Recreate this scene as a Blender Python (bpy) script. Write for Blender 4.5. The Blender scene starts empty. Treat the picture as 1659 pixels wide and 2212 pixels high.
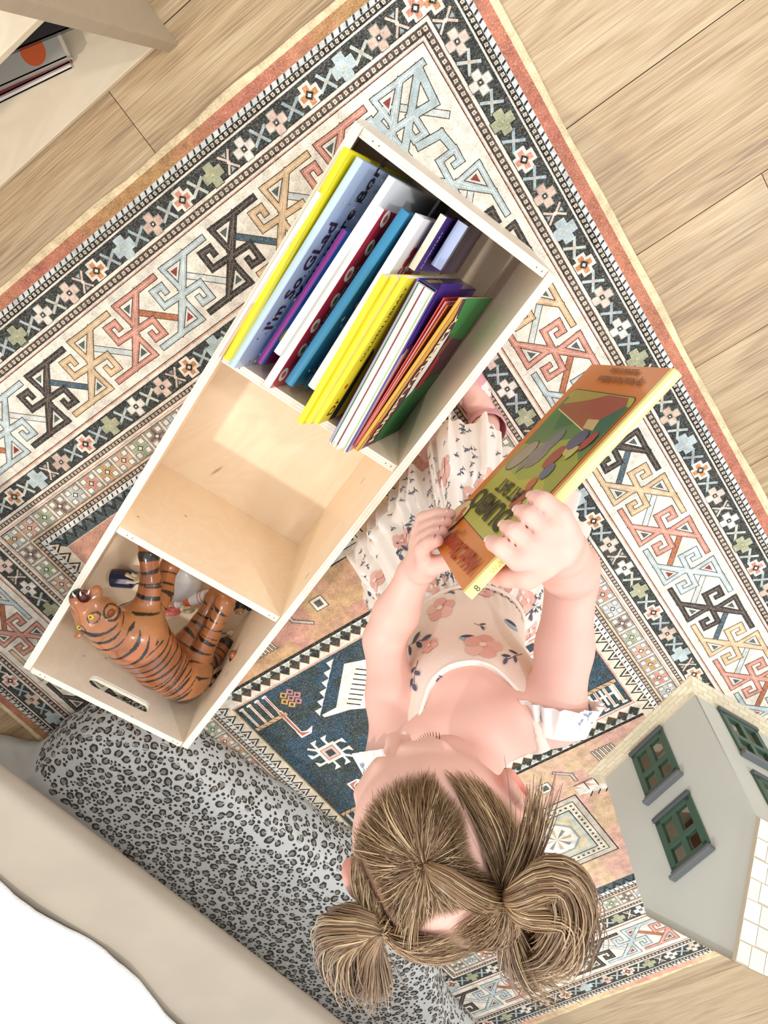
import bpy, bmesh, math, random
import numpy as np
from math import sin, cos, pi, radians
from mathutils import Vector, Matrix
random.seed(7); np.random.seed(7)
SC = bpy.context.scene; COL = SC.collection

# ---------------------------------------------------------------- camera
R_CAM = [[-0.81806284, 0.57479312, -0.01964843], [0.50360518, 0.73240931, 0.45821221], [0.27776792, 0.36495133, -0.88862563]]
cam_d = bpy.data.cameras.new('camera'); cam = bpy.data.objects.new('camera', cam_d); COL.objects.link(cam)
cam_d.sensor_fit = 'VERTICAL'; cam_d.sensor_height = 24.0; cam_d.lens = 24.0 * 1682.69 / 2212.0
cam_d.clip_start = 0.02; cam_d.clip_end = 30
r0, r1, r2 = [Vector(r) for r in R_CAM]
cam.matrix_world = Matrix(((r0.x, -r1.x, -r2.x, 0), (r0.y, -r1.y, -r2.y, 0), (r0.z, -r1.z, -r2.z, 1.3), (0, 0, 0, 1)))
SC.camera = cam

# ---------------------------------------------------------------- light
W = bpy.data.worlds.new('room_light'); SC.world = W; W.use_nodes = True
W.node_tree.nodes['Background'].inputs[0].default_value = (0.96, 0.98, 1.0, 1)
W.node_tree.nodes['Background'].inputs[1].default_value = 0.72
def lamp(name, loc, power, radius, color):
    d = bpy.data.lights.new(name, 'POINT'); d.energy = power; d.shadow_soft_size = radius; d.color = color
    o = bpy.data.objects.new(name, d); COL.objects.link(o); o.location = loc
    return o
lamp('ceiling_lamp_left', (1.63, 0.05, 2.4), 52, 0.045, (1.0, 0.90, 0.80))
lamp('ceiling_lamp_right', (-0.95, 0.2, 2.4), 26, 0.06, (1.0, 0.98, 0.97))
lamp('ceiling_lamp_back', (-1.2, 1.45, 2.4), 46, 0.08, (1.0, 0.97, 0.95))
SC.view_settings.view_transform = 'Standard'; SC.view_settings.look = 'None'
SC.view_settings.exposure = 0.74; SC.view_settings.gamma = 1.0; SC.view_settings.use_curve_mapping = False

# ---------------------------------------------------------------- helpers
def lin(h):
    if isinstance(h, (tuple, list)): return tuple(h[:3]) + (1.0,)
    h = h.lstrip('#'); o = []
    for i in (0, 2, 4):
        c = int(h[i:i + 2], 16) / 255.0
        o.append(c / 12.92 if c <= 0.04045 else ((c + 0.055) / 1.055) ** 2.4)
    return tuple(o) + (1.0,)
def new_mat(name, rough=0.5):
    m = bpy.data.materials.new(name); m.use_nodes = True
    b = m.node_tree.nodes['Principled BSDF']; b.inputs['Roughness'].default_value = rough
    return m, m.node_tree, b
def N(t, kind, **kw):
    n = t.nodes.new(kind)
    for k, v in kw.items(): setattr(n, k, v)
    return n
def mat(name, color, rough=0.5, var=0.0, scale=40.0, bump=0.0, bscale=200.0, sub=0.0, spec=None, stretch=(1, 1, 1), coat=0.0):
    """plain or attribute coloured material ('@') with soft procedural variation and grain"""
    m, t, b = new_mat(name, rough)
    tc = N(t, 'ShaderNodeTexCoord'); mp = N(t, 'ShaderNodeMapping'); mp.inputs['Scale'].default_value = stretch
    t.links.new(tc.outputs['Object'], mp.inputs['Vector'])
    if color == '@':
        src = N(t, 'ShaderNodeAttribute', attribute_name='Col').outputs['Color']
    else:
        c = N(t, 'ShaderNodeRGB'); c.outputs[0].default_value = lin(color); src = c.outputs[0]
    if var > 0:
        nz = N(t, 'ShaderNodeTexNoise'); nz.inputs['Scale'].default_value = scale; nz.inputs['Detail'].default_value = 4
        t.links.new(mp.outputs[0], nz.inputs['Vector'])
        mr = N(t, 'ShaderNodeMapRange'); mr.inputs['From Min'].default_value = 0.3; mr.inputs['From Max'].default_value = 0.7
        mr.inputs['To Min'].default_value = 1 - var; mr.inputs['To Max'].default_value = 1 + var
        t.links.new(nz.outputs[0], mr.inputs['Value'])
        vm = N(t, 'ShaderNodeVectorMath', operation='SCALE')
        t.links.new(src, vm.inputs[0]); t.links.new(mr.outputs[0], vm.inputs['Scale']); src = vm.outputs[0]
    t.links.new(src, b.inputs['Base Color'])
    if bump > 0:
        n2 = N(t, 'ShaderNodeTexNoise'); n2.inputs['Scale'].default_value = bscale; n2.inputs['Detail'].default_value = 3
        t.links.new(mp.outputs[0], n2.inputs['Vector'])
        bp = N(t, 'ShaderNodeBump'); bp.inputs['Strength'].default_value = bump; bp.inputs['Distance'].default_value = 0.002
        t.links.new(n2.outputs[0], bp.inputs['Height']); t.links.new(bp.outputs[0], b.inputs['Normal'])
    if sub > 0:
        b.inputs['Subsurface Weight'].default_value = sub; b.inputs['Subsurface Radius'].default_value = (0.02, 0.008, 0.004)
        b.inputs['Subsurface Scale'].default_value = 0.5
    if spec is not None: b.inputs['Specular IOR Level'].default_value = spec
    if coat: b.inputs['Coat Weight'].default_value = coat; b.inputs['Coat Roughness'].default_value = 0.12
    return m
PAPER = mat('printed_paper', '@', 0.5); GLOSS = mat('glossy_cover_board', '@', 0.3, coat=0.25)
PAGES = mat('page_block', '#f1ece0', 0.8, var=0.12, scale=30, stretch=(1, 1, 40))
PAINT = mat('painted_plastic', '@', 0.35, coat=0.2)

def tag(o, label=None, cat=None, group=None, kind=None):
    if label: o['label'] = label
    if cat: o['category'] = cat
    if group: o['group'] = group
    if kind: o['kind'] = kind
    return o
def empty(name, loc=(0, 0, 0)):
    o = bpy.data.objects.new(name, None); COL.objects.link(o); o.location = loc; o.empty_display_size = 0.02
    return o
def link(name, me, parent=None, mats=(), smooth=False):
    for m in mats: me.materials.append(m)
    o = bpy.data.objects.new(name, me); COL.objects.link(o)
    if parent is not None:
        o.parent = parent; o.matrix_parent_inverse = Matrix.Translation(parent.location).inverted() if parent.type == 'EMPTY' else Matrix()
    if smooth: me.shade_smooth()
    return o

class PM:
    """polygon collector: vertices, faces, a colour and a material index per face"""
    def __init__(s): s.v = []; s.f = []; s.c = []; s.m = []
    def poly(s, pts, col='#ffffff', m=0):
        b = len(s.v); s.v += [tuple(p) for p in pts]; s.f.append(list(range(b, b + len(pts)))); s.c.append(lin(col) if isinstance(col, str) else col); s.m.append(m)
    def grid(s, rows, col, m=0, closed=False, cap=False):
        """rows: list of equally long point lists; col a colour or function(i,j)"""
        b = len(s.v); n = len(rows[0])
        for r in rows: s.v += [tuple(p) for p in r]
        for i in range(len(rows) - 1):
            for j in range(n if closed else n - 1):
                k = (j + 1) % n
                s.f.append([b + i * n + j, b + i * n + k, b + (i + 1) * n + k, b + (i + 1) * n + j])
                c = col(i, j) if callable(col) else col; s.c.append(lin(c) if isinstance(c, str) else c); s.m.append(m)
        if cap:
            for rr, rev in ((0, True), (len(rows) - 1, False)):
                idx = [b + rr * n + j for j in range(n)]
                if rev: idx.reverse()
                s.f.append(idx); c = col(0, 0) if callable(col) else col; s.c.append(lin(c) if isinstance(c, str) else c); s.m.append(m)
    def box(s, lo, hi, col='#ffffff', m=0, M=None):
        x0, y0, z0 = lo; x1, y1, z1 = hi
        P = [(x0, y0, z0), (x1, y0, z0), (x1, y1, z0), (x0, y1, z0), (x0, y0, z1), (x1, y0, z1), (x1, y1, z1), (x0, y1, z1)]
        if M is not None: P = [tuple(M @ Vector(p)) for p in P]
        b = len(s.v); s.v += P
        for f in ((3, 2, 1, 0), (4, 5, 6, 7), (0, 1, 5, 4), (1, 2, 6, 5), (2, 3, 7, 6), (3, 0, 4, 7)):
            s.f.append([b + i for i in f]); s.c.append(lin(col) if isinstance(col, str) else col); s.m.append(m)
    def tube(s, pts, rad, col='#ffffff', n=8, m=0, cap=True):
        pts = [Vector(p) for p in pts]; rows = []; up = Vector((0, 0, 1))
        for i, p in enumerate(pts):
            t = (pts[min(i + 1, len(pts) - 1)] - pts[max(i - 1, 0)]).normalized()
            a = t.cross(up)
            if a.length < 1e-3: a = t.cross(Vector((1, 0, 0)))
            a.normalize(); b = t.cross(a); up = -b if False else up
            r = rad[i] if isinstance(rad, (list, tuple)) else rad
            rows.append([p + a * r * cos(2 * pi * k / n) + b * r * sin(2 * pi * k / n) for k in range(n)])
        s.grid(rows, col, m, closed=True, cap=cap)
    def build(s, name, parent=None, mats=(PAPER,), smooth=False, bevel=0.0, M=None, weld=False):
        me = bpy.data.meshes.new(name)
        V = s.v if M is None else [tuple(M @ Vector(p)) for p in s.v]
        me.from_pydata(V, [], s.f)
        for mm in mats: me.materials.append(mm)
        me.polygons.foreach_set('material_index', s.m)
        at = me.attributes.new('Col', 'FLOAT_COLOR', 'CORNER')
        arr = np.repeat(np.array(s.c, dtype=np.float32), [len(f) for f in s.f], axis=0)
        at.data.foreach_set('color', arr.ravel())
        me.validate(); me.update()
        if weld or bevel:
            bm = bmesh.new(); bm.from_mesh(me); bmesh.ops.remove_doubles(bm, verts=bm.verts, dist=1e-5)
            bmesh.ops.recalc_face_normals(bm, faces=bm.faces); bm.to_mesh(me); bm.free()
        o = link(name, me, parent, (), smooth)
        if bevel:
            md = o.modifiers.new('edge', 'BEVEL'); md.width = bevel; md.segments = 2; md.limit_method = 'ANGLE'; md.angle_limit = radians(40)
        return o

def text_mesh(body, size, bold=0.0, shear=0.0, sx=1.0, space=1.0):
    cu = bpy.data.curves.new('lettering', 'FONT'); cu.body = body; cu.size = size; cu.offset = bold; cu.shear = shear
    cu.space_character = space; cu.resolution_u = 3
    o = bpy.data.objects.new('tmp_text', cu); COL.objects.link(o)
    dg = bpy.context.evaluated_depsgraph_get(); dg.update()
    me = bpy.data.meshes.new_from_object(o.evaluated_get(dg)); bpy.data.objects.remove(o)
    if sx != 1.0:
        for v in me.vertices: v.co.x *= sx
    return me
def text(body, size, M, color, parent=None, name='lettering', **kw):
    """lettering laid on a surface: M columns are reading direction, up and surface normal"""
    me = text_mesh(body, size, **kw); me.transform(M)
    key = 'ink_' + color.strip('#'); m = bpy.data.materials.get(key) or mat(key, color, 0.5)
    me.materials.clear(); return link(name, me, parent, (m,))
def frame(o, x, y):
    o = Vector(o); x = Vector(x).normalized(); y = Vector(y); y = (y - x * y.dot(x)).normalized(); z = x.cross(y)
    return Matrix(((x.x, y.x, z.x, o.x), (x.y, y.y, z.y, o.y), (x.z, y.z, z.z, o.z), (0, 0, 0, 1)))

# ---------------------------------------------------------------- signed-distance sculpting
import openvdb as vdb
class SDF:
    def __init__(s, lo, hi, h):
        s.lo = np.array(lo, float); s.h = h; s.n = np.ceil((np.array(hi, float) - s.lo) / h).astype(int) + 1
        s.d = np.full(s.n, 1.0, np.float32)
    def _reg(s, lo, hi, pad):
        a = np.clip(np.floor((np.array(lo) - pad - s.lo) / s.h).astype(int), 0, s.n - 1)
        b = np.clip(np.ceil((np.array(hi) + pad - s.lo) / s.h).astype(int) + 1, 1, s.n)
        ax = [s.lo[i] + s.h * np.arange(a[i], b[i]) for i in range(3)]
        X, Y, Z = np.meshgrid(*ax, indexing='ij')
        return (slice(a[0], b[0]), slice(a[1], b[1]), slice(a[2], b[2])), X, Y, Z
    def _comb(s, sl, d, k, op):
        e = s.d[sl]
        if op == 'sub':
            d = -d; hh = np.maximum(k - np.abs(e - d), 0) / k if k > 0 else 0
            s.d[sl] = np.maximum(e, d) + hh * hh * k * 0.25
        else:
            if k > 0:
                hh = np.maximum(k - np.abs(e - d), 0) / k; s.d[sl] = np.minimum(e, d) - hh * hh * k * 0.25
            else: s.d[sl] = np.minimum(e, d)
    def cap(s, p, q, r1, r2=None, k=0.005, op='add'):
        r2 = r1 if r2 is None else r2; p = np.array(p, float); q = np.array(q, float); R = max(r1, r2)
        sl, X, Y, Z = s._reg(np.minimum(p, q) - R, np.maximum(p, q) + R, k + 3 * s.h)
        v = q - p; L = max(v @ v, 1e-12)
        t = np.clip(((X - p[0]) * v[0] + (Y - p[1]) * v[1] + (Z - p[2]) * v[2]) / L, 0, 1)
        d = np.sqrt((X - p[0] - t * v[0]) ** 2 + (Y - p[1] - t * v[1]) ** 2 + (Z - p[2] - t * v[2]) ** 2) - (r1 + (r2 - r1) * t)
        s._comb(sl, d, k, op)
    def chain(s, pts, rs, k=0.004):
        for i in range(len(pts) - 1): s.cap(pts[i], pts[i + 1], rs[i], rs[i + 1], k)
    def ell(s, c, r, B=None, k=0.005, op='add'):
        c = np.array(c, float); r = np.array(r, float); B = np.eye(3) if B is None else np.array(B, float)
        R = r.max(); sl, X, Y, Z = s._reg(c - R, c + R, k + 3 * s.h)
        x, y, z = X - c[0], Y - c[1], Z - c[2]
        q = [x * B[i][0] + y * B[i][1] + z * B[i][2] for i in range(3)]
        k0 = np.sqrt(sum((q[i] / r[i]) ** 2 for i in range(3))); k1 = np.sqrt(sum((q[i] / r[i] ** 2) ** 2 for i in range(3))) + 1e-9
        s._comb(sl, k0 * (k0 - 1) / k1, k, op)
    def mesh(s, name, relax=1):
        g = vdb.FloatGrid(1.0); g.copyFromArray(s.d); g.gridClass = vdb.GridClass.LEVEL_SET
        p, t, q = g.convertToPolygons(0.0, 0.0)
        V = p * s.h + s.lo
        me = bpy.data.meshes.new(name); me.from_pydata(V.tolist(), [], q.tolist() + t.tolist()); me.update()
        bm = bmesh.new(); bm.from_mesh(me)
        if bm.calc_volume(signed=True) < 0: bmesh.ops.reverse_faces(bm, faces=bm.faces)
        for _ in range(relax): bmesh.ops.smooth_vert(bm, verts=bm.verts, factor=0.5, use_axis_x=True, use_axis_y=True, use_axis_z=True)
        bm.to_mesh(me); bm.free(); me.shade_smooth()
        return me
def vert_cols(me, fn):
    n = len(me.vertices); co = np.empty(n * 3, np.float32); me.vertices.foreach_get('co', co); co = co.reshape(-1, 3)
    no = np.empty(n * 3, np.float32); me.vertices.foreach_get('normal', no); no = no.reshape(-1, 3)
    c = np.ones((n, 4), np.float32); c[:, :3] = fn(co, no)
    at = me.attributes.new('Col', 'FLOAT_COLOR', 'POINT'); at.data.foreach_set('color', c.ravel())
def wob(P, f, seed=0.0):
    """cheap smooth noise in -1..1 for python-side patterns"""
    x, y, z = P[:, 0] * f, P[:, 1] * f, P[:, 2] * f
    return (np.sin(x * 1.1 + 1.7 * np.sin(y * 0.9 + seed) + seed) + np.sin(y * 1.3 + 1.5 * np.sin(z * 1.1 + seed * 2)) + np.sin(z * 1.2 + 1.6 * np.sin(x * 0.8 + seed * 3))) / 3

# ---------------------------------------------------------------- printed cloth
def snapper(me):
    from mathutils.bvhtree import BVHTree
    bm = bmesh.new(); bm.from_mesh(me); t = BVHTree.FromBMesh(bm); bm.free(); return t
class Cloth:
    """cloth mesh with a printed motif laid into the same mesh"""
    def __init__(s, V, F, col): s.V = [tuple(v) for v in V]; s.F = [list(f) for f in F]; s.C = [lin(col)] * len(s.F); s.n0 = len(s.F)
    def prep(s):
        me = bpy.data.meshes.new('t'); me.from_pydata(s.V, [], s.F); me.update(); s.tree = snapper(me); bpy.data.meshes.remove(me)
    def motif(s, c, fwd, shapes, off=0.0007, flip=1):
        h = s.tree.find_nearest(Vector(c))
        if h[0] is None: return
        p, n = h[0], h[1]
        if n.dot(Vector(CAMN) - p) < 0: n = -n
        f = Vector(fwd); f = (f - n * f.dot(n)); 
        if f.length < 1e-4: return
        f.normalize(); r = n.cross(f)
        far = max(math.hypot(x, y) for pl, _ in shapes for x, y in pl)
        for a_ in range(6):
            g = s.tree.find_nearest(p + f * far * cos(a_) + r * far * sin(a_))
            if g[0] is None or (g[0] - p).length > far * 1.25 or (g[0] - p).length < far * 0.5: return
        for k, (poly, col) in enumerate(shapes):
            m = len(poly); cx = sum(q[0] for q in poly) / m; cy = sum(q[1] for q in poly) / m; pts = [(cx, cy)] + list(poly) ; b = len(s.V); ok = []
            for x, y in pts:
                w = p + f * y + r * x; g = s.tree.find_nearest(w); nn = g[1] if g[1].dot(n) > 0 else -g[1]; s.V.append(tuple(g[0] + nn * (off + 0.00025 * k)))
            for i in range(m): s.F.append([b, b + 1 + i, b + 1 + (i + 1) % m]); s.C.append(lin(col))
    def build(s, name, parent, m=None):
        me = bpy.data.meshes.new(name); me.from_pydata(s.V, [], s.F); me.update()
        at = me.attributes.new('Col', 'FLOAT_COLOR', 'CORNER'); at.data.foreach_set('color', np.repeat(np.array(s.C, np.float32), [len(f) for f in s.F], axis=0).ravel())
        me.shade_smooth(); return link(name, me, parent, (m or CLOTH,))
CAMN = (0, 0, 1.3)
def blob(x, y, r, n=10, ax=1.0, rot=0): return [(x + r * ax * cos(2*pi*i/n) * cos(rot) - r * sin(2*pi*i/n) * sin(rot), y + r * ax * cos(2*pi*i/n) * sin(rot) + r * sin(2*pi*i/n) * cos(rot)) for i in range(n)]
# ================================================================ floor
def floor_mat():
    m, t, b = new_mat('oak_plank_floor', 0.42)
    tc = N(t, 'ShaderNodeTexCoord'); at = N(t, 'ShaderNodeAttribute', attribute_name='Col')
    sp = N(t, 'ShaderNodeSeparateColor'); t.links.new(at.outputs['Color'], sp.inputs[0])
    off = N(t, 'ShaderNodeCombineXYZ'); t.links.new(sp.outputs[1], off.inputs[0]); t.links.new(sp.outputs[2], off.inputs[1]); t.links.new(sp.outputs[2], off.inputs[2])
    sc = N(t, 'ShaderNodeVectorMath', operation='SCALE'); sc.inputs['Scale'].default_value = 37; t.links.new(off.outputs[0], sc.inputs[0])
    ad = N(t, 'ShaderNodeVectorMath', operation='ADD'); t.links.new(tc.outputs['Object'], ad.inputs[0]); t.links.new(sc.outputs[0], ad.inputs[1])
    mp = N(t, 'ShaderNodeMapping'); mp.inputs['Scale'].default_value = (1.2, 9, 1); t.links.new(ad.outputs[0], mp.inputs[0])
    big = N(t, 'ShaderNodeTexNoise'); big.inputs['Scale'].default_value = 1.3; big.inputs['Detail'].default_value = 3; big.inputs['Distortion'].default_value = 0.7; t.links.new(mp.outputs[0], big.inputs[0])
    wv = N(t, 'ShaderNodeMath', operation='MULTIPLY'); wv.inputs[1].default_value = 46; t.links.new(big.outputs[0], wv.inputs[0])
    sn = N(t, 'ShaderNodeMath', operation='SINE'); t.links.new(wv.outputs[0], sn.inputs[0])
    mp2 = N(t, 'ShaderNodeMapping'); mp2.inputs['Scale'].default_value = (7, 300, 1); t.links.new(ad.outputs[0], mp2.inputs[0])
    fine = N(t, 'ShaderNodeTexNoise'); fine.inputs['Scale'].default_value = 1.6; fine.inputs['Detail'].default_value = 3; t.links.new(mp2.outputs[0], fine.inputs[0])
    # value = .1*rings + .5*fine grain
    a = N(t, 'ShaderNodeMath', operation='MULTIPLY_ADD'); a.inputs[1].default_value = 0.055; a.inputs[2].default_value = 0.0; t.links.new(sn.outputs[0], a.inputs[0])
    f2 = N(t, 'ShaderNodeMath', operation='MULTIPLY_ADD'); f2.inputs[1].default_value = 0.8; t.links.new(fine.outputs[0], f2.inputs[0]); t.links.new(a.outputs[0], f2.inputs[2])
    cl = N(t, 'ShaderNodeMath', operation='MULTIPLY_ADD'); cl.inputs[1].default_value = 0.5; t.links.new(big.outputs[0], cl.inputs[0]); t.links.new(f2.outputs[0], cl.inputs[2])
    pl = N(t, 'ShaderNodeMath', operation='ADD'); t.links.new(cl.outputs[0], pl.inputs[0]); t.links.new(sp.outputs[0], pl.inputs[1])
    rp = N(t, 'ShaderNodeValToRGB'); e = rp.color_ramp.elements
    e[0].position = 0.38; e[0].color = lin('#836a50'); e[1].position = 0.95; e[1].color = lin('#cdb894')
    x = rp.color_ramp.elements.new(0.62); x.color = lin('#b0946f')
    t.links.new(pl.outputs[0], rp.inputs[0])
    # knots
    mk = N(t, 'ShaderNodeMapping'); mk.inputs['Scale'].default_value = (1.0, 1.9, 1); t.links.new(ad.outputs[0], mk.inputs[0])
    vo = N(t, 'ShaderNodeTexVoronoi'); vo.inputs['Scale'].default_value = 3.0; t.links.new(mk.outputs[0], vo.inputs['Vector'])
    kr = N(t, 'ShaderNodeMapRange'); kr.inputs['From Min'].default_value = 0.02; kr.inputs['From Max'].default_value = 0.06; kr.inputs['To Min'].default_value = 0.62; kr.inputs['To Max'].default_value = 1.0; t.links.new(vo.outputs['Distance'], kr.inputs[0])
    sm = N(t, 'ShaderNodeVectorMath', operation='SCALE'); t.links.new(rp.outputs[0], sm.inputs[0]); t.links.new(kr.outputs[0], sm.inputs['Scale'])
    t.links.new(sm.outputs[0], b.inputs['Base Color'])
    bp = N(t, 'ShaderNodeBump'); bp.inputs['Strength'].default_value = 0.25; bp.inputs['Distance'].default_value = 0.001; t.links.new(fine.outputs[0], bp.inputs['Height']); t.links.new(bp.outputs[0], b.inputs['Normal'])
    return m
pm = PM(); rnd = random.Random(3)
PWD = 0.2232
for k in range(-12, 18):
    v0 = 0.162 + PWD * k; off = [0.34 - 1.52, -0.4, 0.9, 0.05][k % 4] if k != -2 else 0.34
    if k == -2: off = 0.3395
    x = off - 1.52 * 3
    for j in range(6):
        s0 = x + 1.52 * j; tone = rnd.uniform(-0.07, 0.07)
        if k == -2: tone = -0.03 if s0 > 0.3 else 0.0
        pm.box((s0 + 0.0006, v0 + 0.0007, -0.01), (s0 + 1.52 - 0.0006, v0 + PWD - 0.0007, 0.0), (max(0, tone + 0.0), rnd.random(), rnd.random(), 1))
pm.box((-5, -3, -0.02), (5, 4.4, -0.004), (0.0, 0.1, 0.1, 1), m=1)
DARKGAP = mat('plank_gap', '#4a3423', 0.9)
fl = pm.build('floor', None, (floor_mat(), DARKGAP)); tag(fl, kind='structure')

# ================================================================ rug
RU0, RU1, RV0, RV1 = -0.186, 1.364, -0.165, 2.095
RT = 0.006
CR = '#efe3d2'; DK = '#26282a'; PK = '#dba893'; TC = '#b4624c'; LB = '#b9c8c9'; OC = '#c99a63'; GR = '#8b8f84'; OL = '#a9ab8c'; NV = '#2c4452'; BR = '#574640'
rug = PM()
def Zl(l): return RT + 0.00016 * l
CNT = [0]
def P2(pts, col, l):
    CNT[0] = (CNT[0] + 1) % 50; z = Zl(l) + CNT[0] * 1.5e-6
    rug.poly([(x, y, z) for x, y in pts], col)
class Side:
    """maps (a along the side, d inward) to the rug plane"""
    def __init__(s, k): s.k = k
    def __call__(s, a, d):
        return {'top': (a, RV0 + d), 'right': (RU0 + d, a), 'left': (RU1 - d, a), 'bottom': (a, RV1 - d)}[s.k]
    def span(s): return (RU0, RU1) if s.k in ('top', 'bottom') else (RV0, RV1)
    def poly(s, pts, col, l):
        q = [s(a, d) for a, d in pts]
        ar = sum(q[i][0] * q[(i + 1) % len(q)][1] - q[(i + 1) % len(q)][0] * q[i][1] for i in range(len(q)))
        if ar < 0: q = q[::-1]
        P2(q, col, l)
    def rect(s, a, d, w, h, col, l, rot=0):
        c, n = cos(rot), sin(rot); s.poly([(a + x * c - y * n, d + x * n + y * c) for x, y in ((-w/2, -h/2), (w/2, -h/2), (w/2, h/2), (-w/2, h/2))], col, l)
    def stroke(s, pts, w, col, l):
        for (x0, y0), (x1, y1) in zip(pts[:-1], pts[1:]):
            L = math.hypot(x1 - x0, y1 - y0); 
            if L < 1e-6: continue
            ux, uy = (x1 - x0) / L, (y1 - y0) / L; nx, ny = -uy * w / 2, ux * w / 2; e = w / 2
            s.poly([(x0 - ux*e + nx, y0 - uy*e + ny), (x0 - ux*e - nx, y0 - uy*e - ny), (x1 + ux*e - nx, y1 + uy*e - ny), (x1 + ux*e + nx, y1 + uy*e + ny)], col, l)
SIDES = [Side(k) for k in ('top', 'right', 'left', 'bottom')]
def ring(d0, d1, col, l):
    for s in SIDES:
        a0, a1 = s.span(); s.poly([(a0 + d0, d0), (a1 - d0, d0), (a1 - d1, d1), (a0 + d1, d1)], col, l)
def ringl(d, w, col, l): ring(d - w / 2, d + w / 2, col, l)
RNG = random.Random(11)
def rough_line(d, col=DK):
    ringl(d, 0.0013, col, 2)
# ground bands
ring(0, 0.0085, '#e6cfa6', 0)
for s in SIDES:   # abrash border, ochre to terracotta in patches
    a0, a1 = s.span(); n = 40
    for i in range(n):
        x0 = a0 + 0.0085 + (a1 - a0 - 0.017) * i / n; x1 = a0 + 0.0085 + (a1 - a0 - 0.017) * (i + 1) / n
        k = 0.5 + 0.5 * sin(i * 0.55 + (0 if s.k != 'right' else 2)) + RNG.uniform(-0.1, 0.1); k = min(1, max(0, k)) if s.k != 'right' else 0.2 * k
        A = lin('#bb7460' if s.k != 'bottom' else '#e2a58b'); B = lin('#b58d5c' if s.k != 'bottom' else '#e8cda0')
        c = tuple(A[j] * (1 - k) + B[j] * k for j in range(3)) + (1,)
        y0 = 0.0085; y1 = 0.0272
        f = lambda x, y: min(max(x, a0 + y), a1 - y)
        s.poly([(f(x0, y0), y0), (f(x1, y0), y0), (f(x1, y1), y1), (f(x0, y1), y1)], c, 0)
ring(0.0272, 0.035, '#d5d9d6', 0); ring(0.035, 0.0446, DK, 0); ring(0.0446, 0.0483, CR, 0)
ring(0.0483, 0.0875, '#3a3d3c', 0); ring(0.0875, 0.0935, CR, 0); ring(0.0935, 0.106, BR, 0); ring(0.106, 0.109, CR, 0)
ring(0.109, 0.1115, PK, 0); ring(0.1115, 0.248, '#efe6d6', 0); ring(0.248, 0.252, PK, 0); ring(0.252, 0.2585, CR, 0)
ring(0.2585, 0.298, '#3a3d3c', 0); ring(0.298, 0.304, CR, 0); ring(0.304, 0.313, BR, 0); ring(0.313, 0.317, CR, 0); ring(0.317, 0.3195, PK, 0); ring(0.3195, 0.322, CR, 0)
ring(0.322, 0.3605, '#e9dfd0', 0); ring(0.3605, 0.3655, '#e3c6a8', 0); ring(0.3655, 0.376, BR, 0); ring(0.376, 0.386, '#e6e6e0', 0)
for d in (0.0446, 0.0875, 0.1115, 0.2485, 0.2585, 0.298, 0.322, 0.3605, 0.1035): rough_line(d)
# dashes and beads
for d0, d1, st in ((0.0275, 0.0345, 0.0125), (0.3775, 0.3845, 0.0125)):
    for s in SIDES:
        a0, a1 = s.span(); x = a0 + d1
        while x < a1 - d1:
            s.poly([(x, d0), (x + 0.003, d0), (x + 0.0055, d1), (x + 0.0025, d1)], DK, 2); x += st
for dm, w in ((0.0398, 0.0095), (0.0997, 0.0105), (0.3085, 0.0085), (0.3708, 0.0095)):
    for s in SIDES:
        a0, a1 = s.span(); x = a0 + dm; st = w * 0.95; i = 0
        while x < a1 - dm:
            s.rect(x, dm, w * 0.52, w * 0.6, '#d9cdb9', 2, 0.12 * (-1) ** i); s.rect(x, dm, w * 0.22, w * 0.26, '#8d7d6c', 3); x += st; i += 1
# flower bands
def flower(s, a, d, sz, kind, col):
    r = sz / 2
    if kind == 0:      # solid plus
        for w, h in ((sz, sz * 0.42), (sz * 0.42, sz)): s.rect(a, d, w + 0.0022, h + 0.0022, '#c9d2d2' if col == LB else '#1c1e1f', 1)
        for w, h in ((sz, sz * 0.42), (sz * 0.42, sz)): s.rect(a, d, w, h, col, 2)
        s.rect(a, d, 0.003, 0.003, '#e8c27a', 3, 0.78)
    elif kind == 1:    # outlined plus with coloured heart
        for w, h in ((sz, sz * 0.5), (sz * 0.5, sz)): s.rect(a, d, w, h, '#f1e4d5', 1)
        for w, h in ((sz * 0.78, sz * 0.24), (sz * 0.24, sz * 0.78)): s.rect(a, d, w, h, col, 2)
        s.rect(a, d, 0.0105, 0.0105, DK, 3, 0.78); s.rect(a, d, 0.005, 0.005, '#d9d9cc', 4, 0.78)
    else:              # four petals
        for dx, dy in ((0, 1), (1, 0), (0, -1), (-1, 0)):
            s.rect(a + dx * sz * 0.3, d + dy * sz * 0.3, sz * 0.36 + 0.002, sz * 0.36 + 0.002, GR, 1); s.rect(a + dx * sz * 0.3, d + dy * sz * 0.3, sz * 0.34, sz * 0.34, '#f0e5d9' if kind == 2 else col, 2)
        s.rect(a, d, 0.006, 0.006, DK, 3, 0.78); s.rect(a, d, 0.003, 0.003, '#efe3d2', 4, 0.78)
def cross(s, a, d, sz, kind, col):
    r = sz * 0.5
    if kind == 0:
        s.stroke([(a - r, d - r * 0.55), (a + r, d + r * 0.55)], 0.0045, col, 1); s.stroke([(a - r * 0.55, d + r), (a + r * 0.55, d - r)], 0.0045, col, 2); s.rect(a, d, 0.004, 0.004, '#dfae94', 3)
    else:
        for g in (1, -1):
            s.stroke([(a - r * 0.7, d + g * r), (a, d + g * 0.12 * r), (a + r * 0.7, d + g * r)], 0.0035, col, 1)
            s.poly([(a - r * 0.3, d + g * r), (a, d + g * 0.5 * r), (a + r * 0.3, d + g * r)], '#9fb0b3', 2)
        s.rect(a, d, 0.005, 0.005, '#efe3d2', 2, 0.78)
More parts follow.
